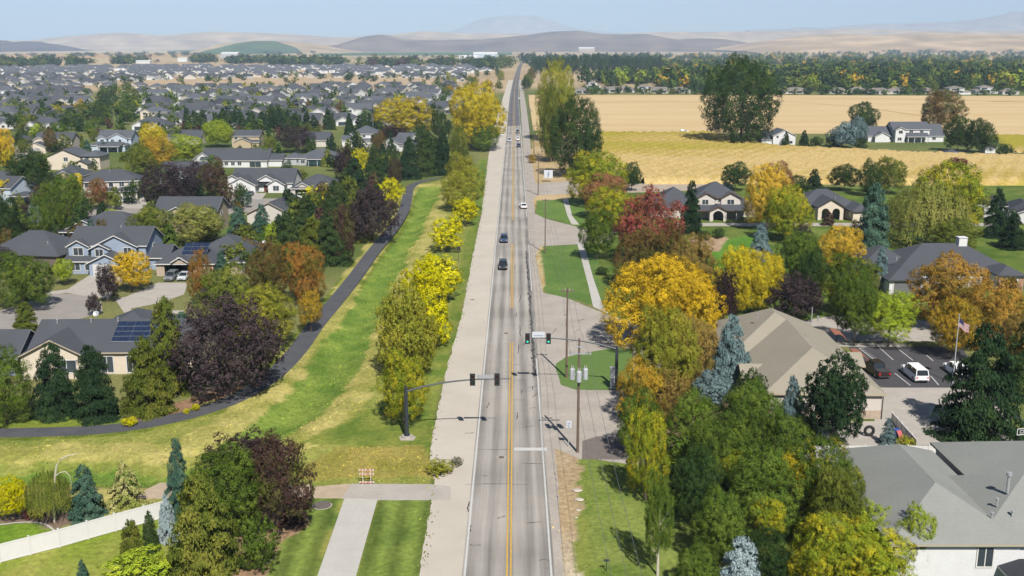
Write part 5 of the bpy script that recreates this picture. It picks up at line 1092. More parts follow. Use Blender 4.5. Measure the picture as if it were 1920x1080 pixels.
H('farmhouse', 'long white farmhouse with grey roofs between the fields', 'farmhouse', (1628, 254), (1768, 254), 3, 35.5,
  [(0, 11.4, 0, 14, 3, 'gx', .55), (2.6, 9.4, -2.4, 6, 3.0, 'gy', .5), (11.6, 28.6, -1, 10, 6.2, 'gx', .55), (11.7, 16.4, -3.4, 3, 6.1, 'gy', .5), (28.4, 35.5, -1, 12, 3.2, 'gx', .75), (17, 27, -5, -.9, 3, 'shed', .35, {'posts': [17.3, 20.3, 23.5, 26.6]})],
  [(3, 'f', 1.5, 4.2, 1.8, 1.4), (3, 'f', 1.2, .9, 1.8, 1.4), (2, 'f', 7.5, 4.2, 1.6, 1.3), (2, 'f', 12.5, 4.2, 1.6, 1.3), (4, 'f', 1.8, 1, 1.6, 1.2), (0, 'f', 10, 1, .9, 1.2)], 'white', roof='slate2')
H('barn', 'white gabled barn beside the giant dark poplar', 'barn', (1450, 254), (1492, 254), 4.5, 10.6, [(0, 10.6, 0, 14, 4.5, 'gy', .5), (-5, .2, 1, 12, 2.6, 'shed', .3)], [(0, 'f', 1.5, 3.4, 1, 1), (0, 'f', 8, .8, 1.2, 1.2)], 'white', roof='slate2')
H('shed', 'small white shed with playset beams at the lawn edge', 'shed', (1848, 276), (1867, 276), 2.6, 4.8, [(0, 4.8, 0, 5, 2.6, 'gy', .5)], [(0, 'f', 2, 1.2, .8, .8)], 'white')
H('shed', 'low white canopy tent on the farmhouse lawn', 'canopy', (1776, 285), (1797, 285), 1.6, 5.4, [(0, 5.4, 0, 4, 1.6, 'hip', .5, {'posts': [0, 2.6, 5.1]})], [], 'white', wm_=TRIM).children[1].data.materials.__setitem__(0, TRIM)
# big roofs lower right
def r2x(e, wings, s):
    g = MB(); w = wings[0]; g.box(w[0] - .03, w[1] + .03, w[2] - .06, w[2] + .3, 0, 1.1); g.build('stone_base', WALL['stone'], e)
    gu = MB(); gu.box(w[1] + .02, w[1] + .12, w[2] - .18, w[2] - .08, 0, 3.4); gu.build('downpipe', DTRIM, e)
H('office_building', 'tan roofed single-storey building beside the car park', 'office building', (1438, 733), (1655, 735), 3.5, 14.4,
  [(0, 14.4, 0, 29, 3.5, 'hip', .5), (-1.8, 13.2, 15.5, 33, 3.6, 'hip', .56), (-1.4, 2.4, 7.5, 11, 3.3, 'gx', .5), (13, 15.6, 13, 17, 3.2, 'gx', .5)], [(0, 'r', 4, 1, 1.4, 1.3), (0, 'r', 20, 1, 1.4, 1.3)], 'offwhite', roof='tan', trim=TTRIM, extra=r2x, vents=[(0, 9, 12), (1, 3, 22)])
# curved red awnings on the car park side
AW = mat('terracotta_awning', C(176, 116, 92), .1, 2); ofc = [o for o in bpy.data.objects if o.name.startswith('office_building')][0]
for yy in (14.5, 25):
    g = MB(); pr_ = [(0, 3.9), (.9, 4.0), (1.7, 3.7), (2.3, 3.1)]; v = [(15.0 + a * .8, yy + d, z) for d in (0, 2.8) for a, z in pr_] + [(15.0 + a * .8, yy + d, z - .15) for d in (0, 2.8) for a, z in pr_]
    f = [(i, i + 1, i + 5, i + 4) for i in range(3)] + [(8 + i, 12 + i, 13 + i, 9 + i) for i in range(3)] + [(i, 8 + i, 9 + i, 1 + i) for i in range(3)] + [(4 + i, 5 + i, 13 + i, 12 + i) for i in range(3)] + [(3, 11, 15, 7)]
    g.add(v, f); g.build('awning', AW, ofc)
def r1x(e, wings, s):
    w = wings[0]
    for x, y, zz in ((12.2, 4.6, 0), (20, 5.2, 0)):
        g = MB(); b_ = w[4] + min(y - w[2], 99) * w[6]; g.cyl(x, y, b_ - .3, b_ + 1.3, .13, 10); g.cyl(x, y, b_ + 1.3, b_ + 1.6, .24, 10); g.build('flue', METAL, e)
    for k, x in enumerate((4.2, 15.5)):
        g = MB(); panel(g, w, 'f', x, 4.72, 1.6, .42, .05, .045); g.build('wall_vent', DTRIM, e)
EV = P(1655, 1012, 5.2)
e_ = H('house', 'big light grey hip-roofed house with a white wall, bottom right corner', 'house', (1655, 1012), (2000, 1012), 5.2, 15.2,
  [(.9, 11.5, 0, 19.5, 5.2, 'hip', .52), (8, 34, .06, 13, 5.2, 'hip', .46), (13, 34, 6, 21.5, 5.25, 'hip', .42), (0, 4, 10, 14.6, 4.4, 'hip', .3)], [(0, 'f', 7.1, 2.8, 1.25, 1.7)], 'white', roof='grey', trim=TTRIM, extra=r1x, vents=[(1, 11.6, 2.2), (1, 9.8, 2.0), (1, 10.8, 3.4), (1, 17, 3)])
H('porch', 'dark slate porch roof in the very bottom right corner', 'porch', (1868, 1044), (1990, 1044), 3.0, 6, [(0, 9, -7, 0, 3.0, 'hip', .35, {'posts': [.3, 4.2, 8.4]})], [], 'white', roof='dark')

def roofmass(name, n, poly, label):
    pw = [P(a, b) for a, b in poly]; m = MB(); k = 0; rr_ = random.Random(3); seen = []
    while k < n:
        x, y = P(rr_.uniform(min(a for a, b in poly), max(a for a, b in poly)), rr_.uniform(min(b for a, b in poly), max(b for a, b in poly)))
        if not inside(pw, np.array([x]), np.array([y]))[0] or any(abs(x - u) < 21 and abs(y - v) < 22 for u, v in seen): k += .02; continue
        seen.append((x, y)); k += 1; w_ = rr_.uniform(8, 10); W_ = (x - w_, x + w_, y, y + rr_.uniform(11, 14), rr_.choice([3, 3.2, 5]), rr_.choice(['hip', 'gx', 'hip']), .6)
        G_ = (x - 4 + rr_.uniform(-3, 3), x + 3, y - 3, y + 5, 3.1, 'gy', .6)
        for w2 in (W_, G_):
            a = len(m.m); wall_mesh(m, w2); m.m[a:] = [2] * (len(m.m) - a); roof_mesh(m, w2)
    return tag(m.build(name, [ROOF['slate2'], TRIM, WALL['white']]), label, 'houses', kind='stuff')
# ---- far houses: a few designs, then copies
def farproto(k, wall, roof, wings, wins=()):
    e = empty('house', 0, 0); m = MB(); [wall_mesh(m, w) for w in wings]; m.build('wall', WALL[wall], e); m = MB(); [roof_mesh(m, w, .45 + .013 * i) for i, w in enumerate(wings)]; m.build('roof', [ROOF[roof], TRIM], e)
    for i, u, z, a, b in wins: g = MB(); panel(g, wings[i], 'f', u, z, a, b, .05, .045); g.build('window', GLASS, e)
    return e
FP = [farproto(0, 'white', 'slate', [(-9, 9, 0, 13, 3, 'hip', .6), (-8, -1, -4, 5, 3.1, 'gy', .6), (2, 6, -1.4, 4, 3, 'gy', .6)], [(1, 1.2, .2, 4.6, 2.1), (2, 1, .9, 1.6, 1.3)]),
      farproto(1, 'white', 'slate2', [(-8, 8, 0, 11, 5.4, 'gx', .6), (-7, -2, -1, 4, 5.3, 'gy', .6), (1, 7.5, -4, 2, 3, 'gy', .5)], [(1, 1.4, 3.4, 2, 1.3), (2, 1, .2, 4.4, 2)]),
      farproto(2, 'offwhite', 'slate', [(-10, 10, 0, 14, 3, 'gx', .55), (3, 9, -3, 5, 3.1, 'gy', .6)], [(0, 3, .8, 1.6, 1.3), (1, .8, .2, 4.4, 2.1)]),
      farproto(3, 'grey', 'dark', [(-9, 9, 0, 12, 3.2, 'hip', .6), (-4, 4, -3, 5, 3.3, 'gy', .65)], [(1, 1.2, .3, 5, 2)]),
      farproto(4, 'cream', 'slate2', [(-8, 8, 0, 12, 5.2, 'hip', .5), (2, 8, -4, 2, 3, 'gx', .4), (-8, -2, -.8, 4, 5.4, 'gy', .5)], [(0, 7, 3.4, 1.6, 1.2), (2, 1.6, 3.4, 2, 1.3)])]
FT = farproto(5, 'offwhite', 'brown', [(-11, 11, 0, 13, 3, 'hip', .4), (-2, 7, -3, 6, 3.05, 'hip', .4)], [(0, 3, .5, 5, 1.8), (1, 1.5, .4, 4, 2)])
FT2 = farproto(6, 'white', 'brown', [(-9, 9, 0, 12, 3, 'hip', .4), (-5, 5, 1, 11, 6, 'hip', .4)], [(0, 3, .5, 5, 1.8), (1, 1.5, 3.9, 4, 1.2)])
used = set()
def farhouse(px, py, pr_, label, group, rz=0, xy=None, s=1):
    e = pr_ if id(pr_) not in used else clone(pr_)
    used.add(id(pr_)); x, y = xy or P(px, py); e.location = (x, y, 0); e.rotation_euler = (0, 0, rz); e.scale = (s, s, 1); tag(e, label, 'house', group); return e
LK = ['low white house with slate hip roof', 'two-storey white house with blue grey roof', 'low off-white house with slate gable roof', 'grey walled house with dark hip roof', 'cream two-storey house with blue grey roof']
LOT = [P(a, b) for a, b in [(150, 168), (200, 156), (340, 149), (560, 146), (840, 147), (850, 162), (560, 166), (300, 168)]]
GROVE = [P(a, b) for a, b in [(148, 250), (150, 172), (264, 170), (270, 250)]]
nh = 0; row = 0; y = 575.0
while y < 1560:
    x = -P(0, 0)[0] if False else 0
    xl = P(0, 200)[0] / P(0, 200)[1] * y - 30; xr = (P(870, 200)[0] / P(870, 200)[1]) * y; xr = min(xr, -48)
    x = xl + (row % 2) * 12
    while x < xr:
        k = random.choice([0, 0, 1, 2, 2, 3, 4]); yy = y + random.uniform(-8, 8)
        if not inside(LOT, np.array([x]), np.array([yy]))[0] and not inside(GROVE, np.array([x]), np.array([yy]))[0] and nh < 285 and not (y < 600 and x > -130):
            farhouse(0, 0, FP[k], LK[k] + (' in the middle rows of the estate' if y < 900 else ' in the farthest rows of the estate'), 'slate roofed houses of the estate, look ' + LK[k], random.choice([0, .06, -.1, .5, -.45]) + (math.pi / 2 * (random.random() < .25)), (x, yy), random.uniform(.95, 1.15)); nh += 1
        x += random.uniform(25, 31) * (1 if y < 900 else 1.15)
    y += (34 if y < 800 else 46) ; row += 1
roofmass('far_roofs', 330, [(-40, 142), (870, 140), (925, 131), (925, 126), (300, 126), (-40, 130)], 'crowded slate roofs at the far edge of the estate')
for px, py, pr_, s in [(1094, 178, FT, .8), (1112, 168, FT2, .9), (1145, 176, FT, 1.1), (1172, 174, FT, .6), (1208, 176, FT2, 1.3), (1240, 177, FT, 1.2), (1275, 177, FT, .9), (1458, 179, FT, .9), (1494, 178, FT, 1.1), (1540, 170, FT2, .8), (1572, 178, FT, .8), (1610, 177, FT, .7), (1650, 179, FT, 1.1), (1686, 178, FT, .9), (1735, 178, FT, .8), (1795, 180, FT2, 1.4), (1850, 178, FT2, 1.2), (1895, 180, FT, .7), (1174, 150, FT, 1), (1455, 132, FT2, 1.4), (1795, 150, FT2, 1.3), (1865, 138, FT2, 1.6), (1820, 136, FT2, 1.1), (1700, 128, FT, 1.4), (1900, 126, FT2, 1.4)]:
    farhouse(px, py - (2.6 if py > 165 else 0), pr_, ('two-storey house with a flat brown roof' if pr_ is FT2 else 'low house with a brown hip roof') + ' facing the far edge of the wheat', 'brown roofed houses beyond the wheat field', 0, None, s)
def block(name, label, cat, px, py, w_, d_, h_, wall, roof=None, ty='gx'):
    x, y = P(px, py); e = empty(name, x, y, 0, 0, label, cat); m = MB(); W_ = (-w_ / 2, w_ / 2, 0, d_, h_, ty, .25); wall_mesh(m, W_); m.build('wall', WALL[wall], e); m = MB(); roof_mesh(m, W_, .6); m.build('roof', [roof or WALL['white'], TRIM], e)
block('warehouse', 'long white warehouse roof left of the giant poplar', 'warehouse', 1322, 137, 60, 30, 6, 'white')
block('warehouse', 'long low white shed roof among trees at the far right', 'warehouse', 1560, 137, 130, 20, 5, 'white')
block('barn', 'long white barn beyond the roofs, far left', 'barn', 268, 119, 36, 16, 6, 'white')
block('barn', 'pale green roofed barn beside the far road', 'barn', 910, 108, 90, 50, 14, 'pblue')
block('barn', 'white farm shed left of the pale green barn', 'barn', 878, 111, 60, 40, 8, 'white')
block('barn', 'white farmstead on the far left farmland', 'farmstead', 342, 116, 26, 20, 9, 'white')
block('barn', 'grey barn near the dark green field', 'barn', 430, 109, 60, 40, 16, 'grey')
block('house', 'pink walled house beyond the poplar windbreak', 'house', 1100, 97.5, 110, 70, 24, 'stone')
block('house', 'white house on the hillside, upper left one', 'house', 548, 95, 60, 40, 60, 'white')
block('house', 'white building on the slope at the far right', 'house', 1542, 96, 90, 60, 22, 'white')

# ------------------------------------------------------------------ vehicles
def paint_m(n, c, rough=.3): return mat(n, c, .02, 1, rough=rough, spec=.6)
CP = {'white': paint_m('white_car_paint', (.8, .8, .8)), 'black': paint_m('black_car_paint', (.018, .020, .024)), 'silver': paint_m('silver_car_paint', (.42, .44, .46)), 'navy': paint_m('dark_blue_car_paint', (.03, .05, .10)),
      'grey': paint_m('grey_car_paint', (.13, .14, .15)), 'red': paint_m('dark_red_car_paint', (.16, .02, .025)), 'maroon': paint_m('maroon_car_paint', (.022, .009, .010))}
TYRE = mat('tyre_rubber', (.02, .02, .02), .2, 6, rough=.9); RIM = mat('alloy_rim', (.5, .5, .52), .05, 6, rough=.35, metal=.6); CGL = mat('car_glass', (.015, .018, .02), .2, 1, rough=.08, spec=.7)
HLM = mat('headlight_lens', (.7, .72, .75), .05, 6, rough=.15); TLM = mat('tail_light_lens', (.45, .02, .02), .1, 6, rough=.2); PLT = mat('dark_plastic', (.04, .04, .042), .1, 6, rough=.7)
def loft(mb, st, mi=0):                  # stations: (y, half width bottom, half width top, z bottom, z top)
    n0 = len(mb.v)
    for y, wb, wt, zb, zt in st:
        zm = zb + (zt - zb) * .6; mb.v += [(-wb * .96, y, zb), (-wb, y, zb + (zt - zb) * .25), (-wb, y, zm), (-wt, y, zt), (wt, y, zt), (wb, y, zm), (wb, y, zb + (zt - zb) * .25), (wb * .96, y, zb)]
    for i in range(len(st) - 1):
        for k in range(8): mb.f.append((n0 + i * 8 + k, n0 + i * 8 + (k + 1) % 8, n0 + (i + 1) * 8 + (k + 1) % 8, n0 + (i + 1) * 8 + k)); mb.m.append(mi)
    mb.f.append(tuple(n0 + k for k in range(8))[::-1]); mb.m.append(mi); mb.f.append(tuple(n0 + (len(st) - 1) * 8 + k for k in range(8))); mb.m.append(mi)
def car(name, kind, paint, px, py, head, label, cat='car', xy=None, group=None, z=.015):
    x, y = xy or P(px, py); e = empty(name, x, y, z, head, label, cat, group)        # front looks along local -y
    m = CP[paint]; W_ = {'suv': .93, 'sedan': .9, 'pickup': 1.0}[kind]; L_ = {'suv': 2.35, 'sedan': 2.35, 'pickup': 2.9}[kind]; H_ = {'suv': 1.68, 'sedan': 1.42, 'pickup': 1.85}[kind]; bz = {'suv': 1.0, 'sedan': .88, 'pickup': 1.08}[kind]
    b = MB(); loft(b, [(-L_, W_ * .78, W_ * .7, .34, bz * .74), (-L_ + .15, W_ * .95, W_ * .8, .26, bz * .88), (-L_ + 1.1, W_, W_ * .9, .24, bz * .98), (-L_ + 1.5, W_, W_ * .93, .24, bz), (L_ - .9, W_, W_ * .93, .24, bz * 1.02), (L_ - .15, W_ * .97, W_ * .88, .27, bz), (L_, W_ * .85, W_ * .78, .36, bz * .9)])
    b.build('body', m, e, smooth=False)
    c0, c1, c2, c3 = {'suv': (-L_ + 1.15, -L_ + 2.0, L_ - .5, L_ - .1), 'sedan': (-L_ + 1.2, -L_ + 2.1, L_ - 1.5, L_ - .6), 'pickup': (-L_ + 1.35, -L_ + 2.1, -.0 + .9, 1.1)}[kind]
    if name == 'pickup_truck' and 'canopy' in label: c2, c3 = L_ - .35, L_ - .1
    g = MB(); loft(g, [(c0, W_ * .86, W_ * .78, bz * .94, bz * .99), (c1, W_ * .88, W_ * .72, bz * .94, H_ - .05), (c2, W_ * .88, W_ * .74, bz * .94, H_ - .05), (c3, W_ * .86, W_ * .8, bz * .94, bz * 1.03)]); g.build('windows', CGL, e)
    r = MB(); r.box(-W_ * .72, W_ * .72, c1 - .02, c2 + .03, H_ - .055, H_); 
    for s in (-1, 1):
        for yy in (c1 + .08, (c1 + c2) / 2, c2 - .08): r.tube([(s * W_ * .885, yy, bz * .97), (s * W_ * .75, yy, H_ - .03)], .045, 5)
        r.tube([(s * W_ * .86, c0 + .03, bz * .98), (s * W_ * .74, c1, H_ - .03)], .04, 5); r.tube([(s * W_ * .85, c3, bz * 1.0), (s * W_ * .75, c2, H_ - .03)], .05, 5)
    r.build('roof', m, e)
    if name == 'pickup_truck' and 'canopy' not in label: q = MB(); q.box(-W_ * .78, W_ * .78, 1.25, L_ - .15, bz * 1.0, bz * 1.025); q.build('load_bed', PLT, e)
    for s in (-1, 1):
        h = MB(); h.box(s * W_ * .62 - .17, s * W_ * .62 + .17, -L_ + .0, -L_ + .12, bz * .62, bz * .62 + .16); h.build('headlight', HLM, e)
        h = MB(); h.box(s * W_ * .72 - .12, s * W_ * .72 + .12, L_ - .1, L_ + .012, bz * .62, bz * .62 + .24); h.build('tail_light', TLM, e)
        h = MB(); h.box(s * (W_ + .09) - .09, s * (W_ + .09) + .09, c0 + .25, c0 + .38, bz * .98, bz * .98 + .15); h.build('mirror', m, e)
    q = MB(); q.box(-W_ * .42, W_ * .42, -L_ - .012, -L_ + .1, bz * .45, bz * .64); q.build('grille', PLT, e)
    q = MB(); q.box(-W_ * .8, W_ * .8, L_ - .08, L_ + .02, .33, .48); q.build('bumper', PLT, e)
    rr = .37 if kind != 'sedan' else .33
    for s in (-1, 1):
        for yy in (-L_ + .95, L_ - .95):
            t_ = MB(); t_.tube([(s * (W_ - .2), yy, rr), (s * (W_ + .012), yy, rr)], rr, 16); to = t_.build('tyre', TYRE, e); q = MB(); q.tube([(s * (W_ - .1), yy, rr), (s * (W_ + .03), yy, rr)], rr * .58, 12); q.build('rim', RIM, to)
    return e
PI = math.pi
car('suv', 'suv', 'black', 943, 503, 0, 'black suv coming towards us, nearest car on the road')
car('suv', 'suv', 'navy', 945, 453, 0, 'dark blue suv coming towards us behind the nearest car')
car('sedan', 'sedan', 'white', 981, 390, PI + .12, 'white car driving away beside the first side lawn')
car('suv', 'suv', 'silver', 955, 265.5, 0, 'silver car coming towards us opposite the queue of three')
car('suv', 'suv', 'navy', 972.5, 275.5, PI, 'dark blue suv driving away, nearest of the queue of three')
car('suv', 'suv', 'white', 971, 263, PI, 'white car driving away in the middle of the queue of three')
car('pickup_truck', 'pickup', 'grey', 970.5, 249.5, PI, 'grey pickup driving away at the head of the queue of three', 'pickup truck')
car('sedan', 'sedan', 'white', 942, 254.5, 0, 'white car on the left shoulder under the largest golden tree')
car('suv', 'suv', 'white', 973.5, 186, PI, 'small white van far away on the dark asphalt', 'van')
car('suv', 'suv', 'silver', 974, 167, PI, 'tiny pale car farther away on the dark asphalt')
car('sedan', 'sedan', 'white', 975.5, 151, PI, 'tiny white car farthest away on the road')
car('sedan', 'sedan', 'silver', 238, 379, -.5, 'silver car on the drive of the white hip-roofed house')
car('sedan', 'sedan', 'maroon', 449, 367, 0, 'reddish car on the drive, left one of two')
car('sedan', 'sedan', 'grey', 469, 367, 0, 'dark grey car on the drive, right one of two')
car('pickup_truck', 'pickup', 'white', 566, 373, 1.2, 'white pickup outside the house with roof dormers', 'pickup truck')
car('suv', 'suv', 'grey', 320, 522, 0, 'dark car inside the open garage', xy=P(322, 524))
car('sedan', 'sedan', 'silver', 347, 522, 0, 'silver car inside the open garage', xy=P(346, 523))
car('suv', 'suv', 'silver', 1283, 249, PI / 2, 'silver vehicle parked in the wheat field left of the giant poplar')
d0, d1 = P(1727, 716), P(1700, 694); hd = math.atan2(d1[1] - d0[1], d1[0] - d0[0]) + PI / 2
car('pickup_truck', 'pickup', 'white', 1714, 707, hd, 'white pickup with canopy parked in the bay of the car park', 'pickup truck', z=.02)
car('suv', 'suv', 'white', 1790, 700, hd, 'white suv half hidden by the huge pine in the car park', z=.02)
car('pickup_truck', 'pickup', 'maroon', 1641, 700, hd + .1, 'dark red pickup close to the terracotta awnings', 'pickup truck', z=.02)

# ------------------------------------------------------------------ poles, wires, signals
WOOD = mat('weathered_pole_wood', C(128, 108, 94), .2, 3, stretch=(6, 6, .5)); STEEL = mat('dark_steel', C(74, 82, 90), .08, 3, rough=.5, metal=.3); ARMM = mat('grey_steel_arm', C(110, 114, 118), .08, 3, rough=.5, metal=.3)
TANK = mat('transformer_tank', C(204, 208, 212), .05, 2, rough=.4); BLK = mat('signal_black', (.02, .022, .022), .1, 5, rough=.6); INS = mat('porcelain', C(210, 206, 200), .05, 5, rough=.3)
DIM = {c: mat('unlit_%s_lens' % c, v, .1, 5, rough=.3) for c, v in (('red', (.10, .02, .015)), ('amber', (.12, .07, .015)), ('green', (.02, .08, .06)))}
GRN = emit('lit_green_lens', (.05, .9, .6), 1.0)
POLES = []
def pole(px, py, h, label, arms, tanks=False, xy=None, wood=WOOD, r=.17):
    x, y = xy or P(px, py); e = empty('utility_pole', x, y, 0, 0, label, 'utility pole'); m = MB(); m.tube([(0, 0, 0), (0, 0, h * .5), (0, 0, h)], [r, r * .85, r * .65], 10); m.build('pole', wood, e)
    for z, wd, off in arms:
        c = MB(); c.box(off - wd / 2, off + wd / 2, -.2, -.08, z - .07, z + .07); ca_ = c.build('crossarm', WOOD if not tanks else METAL, e)
        for k in (-1, -.4, .4, 1) if wd > 1.5 else (-1, 1): q = MB(); q.cyl(off + k * (wd / 2 - .1), -.14, z + .07, z + .3, .06, 7); q.build('insulator', INS, ca_)
    if tanks:
        for dx, dz, dy in ((-.72, 8.75, -.1), (0, 8.55, -.45), (.72, 8.75, -.1)):
            q = MB(); q.cyl(dx, dy, dz, dz + 1.15, .3, 16); q.cyl(dx, dy, dz + 1.15, dz + 1.27, .3, 16, r2=.2); t_ = q.build('transformer', TANK, e)
            q = MB(); q.cyl(dx - .1, dy, dz + 1.25, dz + 1.62, .045, 6); q.build('bushing', INS, t_); q = MB(); q.cyl(dx + .1, dy, dz + 1.25, dz + 1.55, .045, 6); q.build('bushing', INS, t_)
        q = MB(); q.box(-.8, .8, -.22, -.14, 9.2, 9.34); q.build('tank_bracket', METAL, e)
    POLES.append((x, y, arms)); return e
pole(0, 0, 13.0, 'bare utility pole beside the right lawn, first of the row', [(12.3, 2.4, 0)], xy=(7.3, 44))
pole(1083, 848, 13.4, 'brown utility pole carrying three pale transformers', [(11.7, 2.5, .1), (12.5, 1.3, 0)], tanks=True)
pole(1062, 708, 12.9, 'brown utility pole behind the grass island', [(12.4, 1.6, 0)])
pole(1022, 475, 12.2, 'utility pole at the corner of the mown side lawn', [(11.9, 1.7, 0)], r=.14)
pole(1009, 366, 13.0, 'utility pole with two crossarms beside the white notice board', [(12.6, 3.0, 0), (11.5, 2.6, 0)])
pole(1001, 291, 12.6, 'utility pole in front of the shade of the roadside poplars', [(12.2, 2.4, 0)])
pole(994, 250, 12.6, 'utility pole at the near edge of the wheat field', [(12.2, 2.6, 0), (11.3, 2.2, 0)])
pole(991, 214, 12.6, 'thin utility pole beside the wheat field', [(12.2, 2.4, 0)])
pole(987, 180, 12.6, 'thin utility pole at the far corner of the wheat field', [(12.2, 2.4, 0)])
pole(983, 150, 12.6, 'tiny far utility pole on the right verge', [(12.2, 2.4, 0)])
WIRE = mat('power_line_wire', (.10, .10, .11), .1, 3, rough=.5)
for k, dx in enumerate((-1.0, 0.0, 1.0)):
    m = MB()
    for (a, b) in zip(POLES[:-1], POLES[1:]):
        za, zb = a[2][0][0] + .3, b[2][0][0] + .3; pts = []
        for i in range(13):
            t_ = i / 12; pts.append((a[0] + dx * min(1, a[2][0][1] / 2.4) + (b[0] - a[0] + dx * (min(1, b[2][0][1] / 2.4) - min(1, a[2][0][1] / 2.4))) * t_, a[1] - .14 + (b[1] - a[1]) * t_, za + (zb - za) * t_ - 1.1 * 4 * t_ * (1 - t_)))
        m.tube(pts, .017, 4, cap=False)
    tag(m.build('power_line', WIRE), ['leftmost', 'middle', 'rightmost'][k] + ' of the three wires strung along the utility poles', 'power line')
def head(e, x, y, z, back, lit):
    m = MB(); m.box(x - .31, x + .31, y - .02, y + .02, z - .74, z + .74); hd_ = m.build('signal_head', BLK, e); s = -1
    m = MB(); m.box(x - .17, x + .17, y + .03, y + .22, z - .62, z + .62); m.build('housing', BLK, hd_)
    for k, c in enumerate(('red', 'amber', 'green')):
        q = MB(); zz = z + .4 - .4 * k; q.tube([(x, y - .05, zz), (x, y - .03, zz)], .13, 14); q.build('lens', GRN if (lit and c == 'green') else DIM[c], hd_)
        q = MB(); a0 = len(q.v); vs = []; n_ = 10
        for yy in (y - .03, y - .26):
            for i in range(n_): t_ = math.pi * (-.1 + 1.2 * i / (n_ - 1)); vs.append((x + .16 * math.cos(t_), yy, zz + .16 * math.sin(t_)))
        q.add(vs, [(i, i + 1, n_ + i + 1, n_ + i) for i in range(n_ - 1)]); q.build('visor', BLK, hd_)
SG = mat('street_name_sign', C(232, 236, 242), .03, 2, rough=.5); SB_ = mat('blue_sign_ink', C(130, 150, 190), .05, 3)
def mast(px, py, label, s, top, armz, length, heads, sign, lit):
    x, y = P(px, py); e = empty('traffic_signal_mast', x, y, float(gz(x, y)), 0, label, 'traffic signal')
    m = MB(); m.cyl(0, 0, 0, .25, .62 if s > 0 else .45, 18); m.build('footing', M['dconcrete'], e)
    m = MB(); m.tube([(0, 0, .2), (0, 0, top)], [.26, .19], 12); m.cyl(0, 0, .25, .45, .36, 12); m.build('pole', STEEL, e)
    m = MB(); pts = []; 
    for i in range(15):
        t_ = i / 14; pts.append((s * (.1 + t_ * length), 0, armz + 1.55 * (1 - (1 - t_) ** 2.6)))
    m.tube(pts, [.13 - .07 * i / 14 for i in range(15)], 9); m.build('arm', ARMM, e)
    zt = armz + 1.5
    for hx in heads: head(e, s * hx, -.2, zt + .0, not lit, lit)
    a, b, hh = sign; m = MB(); xa, xb = sorted((s * a, s * b)); m.box(xa, xb, -.13, -.1, zt + .12 if lit else zt + .1, zt + .12 + hh); so_ = m.build('street_name_sign', SG if lit else METAL, e)
    if lit:
        m = MB(); u = xa + .2
        while u < xb - .25: w_ = random.uniform(.06, .14); m.box(u, u + w_, -.138, -.1305, zt + .32, zt + .48 + .0); u += w_ + .06
        m.build('lettering', SB_, so_)
    return e
mast(763, 820, 'dark traffic signal mast reaching from the left lawn over the road', 1, 6.3, 5.7, 12.1, (7.8, 10.65), (8.3, 10.2, .45), False)
mast(1155, 728, 'traffic signal mast reaching left from the autumn trees with white name sign', -1, 5.8, 5.5, 12.2, (9.15, 11.95), (9.65, 11.35, .8), True)
def post_sign(px, py, h, w_, hh, mt, label, cat, pm=METAL, two=False, ink=None):
    x, y = P(px, py); e = empty('sign', x, y, float(gz(x, y)), 0, label, cat); m = MB()
    m.build
    for dx in ((-w_ * .35, w_ * .35) if two else (0,)):
        m = MB(); m.box(dx - .035, dx + .035, .0, .06, 0, h); m.build('post', pm, e)
    m = MB(); m.box(-w_ / 2, w_ / 2, -.03, -.005, h - hh, h); b_ = m.build('sign_plate', mt, e)
    if ink:
        m = MB()
        for a in ink: m.box(a[0] * w_, a[1] * w_, -.038, -.031, h - hh + a[2] * hh, h - hh + a[3] * hh)
        m.build('lettering', SB_, b_)
post_sign(1066, 838, 3.2, .62, .85, SG, 'small white sign on a thin post beside the transformer pole', 'road sign', ink=[(-.22, .22, .62, .72), (.1, .22, .4, .62), (-.22, .1, .36, .44), (-.22, -.1, .16, .36), (-.22, .24, .12, .2)])
post_sign(1028, 341, 4.0, 3.0, 2.7, SG, 'white notice board on two posts at the field edge', 'notice board', two=True, ink=[(-.1, .1, .3, .55), (-.05, .12, .6, .75), (-.12, .05, .1, .22)])
post_sign(860, 492, 3.4, .75, .8, BLK, 'black square sign on a thin pole beside the lemon trees', 'road sign', pm=BLK)
post_sign(1568, 641, 3.2, .35, .5, STEEL, 'dark lamp post sign behind the tan building', 'sign', pm=BLK)
post_sign(1137, 1072, 1.2, .5, .2, STEEL, 'low grey marker post in the right lawn', 'marker post', pm=STEEL)
x, y = P(1148, 728); e = empty('signal_cabinet', x, y, 0, 0, 'tall white signal cabinet at the foot of the right mast', 'cabinet'); m = MB(); m.box(-.3, .3, -.25, .25, .1, 2.9); m.build('cabinet', TANK, e); m = MB(); m.box(-.4, .4, -.35, .35, 0, .1); m.build('base', M['dconcrete'], e); m = MB(); m.box(-.36, .36, -.3, .3, 2.9, 3.0); m.build('lid', METAL, e)
# barricade
x, y = P(688, 908); e = empty('barricade', x, y, 0, 0, 'orange and white striped road barricade at the end of the footpath', 'barricade')
OR_ = mat('orange_reflective', C(214, 112, 70), .06, 3); WH_ = mat('white_board', C(232, 228, 222), .04, 3)
for s in (-1, 1): m = MB(); m.box(s * .42 - .03, s * .42 + .03, 0, .05, 0, 1.7); m.box(s * .42 - .03, s * .42 + .03, -.4, .4, .0, .05); m.build('leg', WH_, e)
for z in (.12, 1.05, 1.5):
    m = MB(); m.box(-.78, .78, -.04, -.01, z, z + .22); bo = m.build('board', WH_, e)
    m = MB()
    for k in range(5):
        u = -.7 + k * .31; sh = .12 * (1 if u < 0 else -1); v = [(u, -.046, z + .004), (u + .15, -.046, z + .004), (u + .15 + sh, -.046, z + .216), (u + sh, -.046, z + .216)]; m.add(v, [(0, 1, 2, 3)])
    m.build('stripes', OR_, bo)
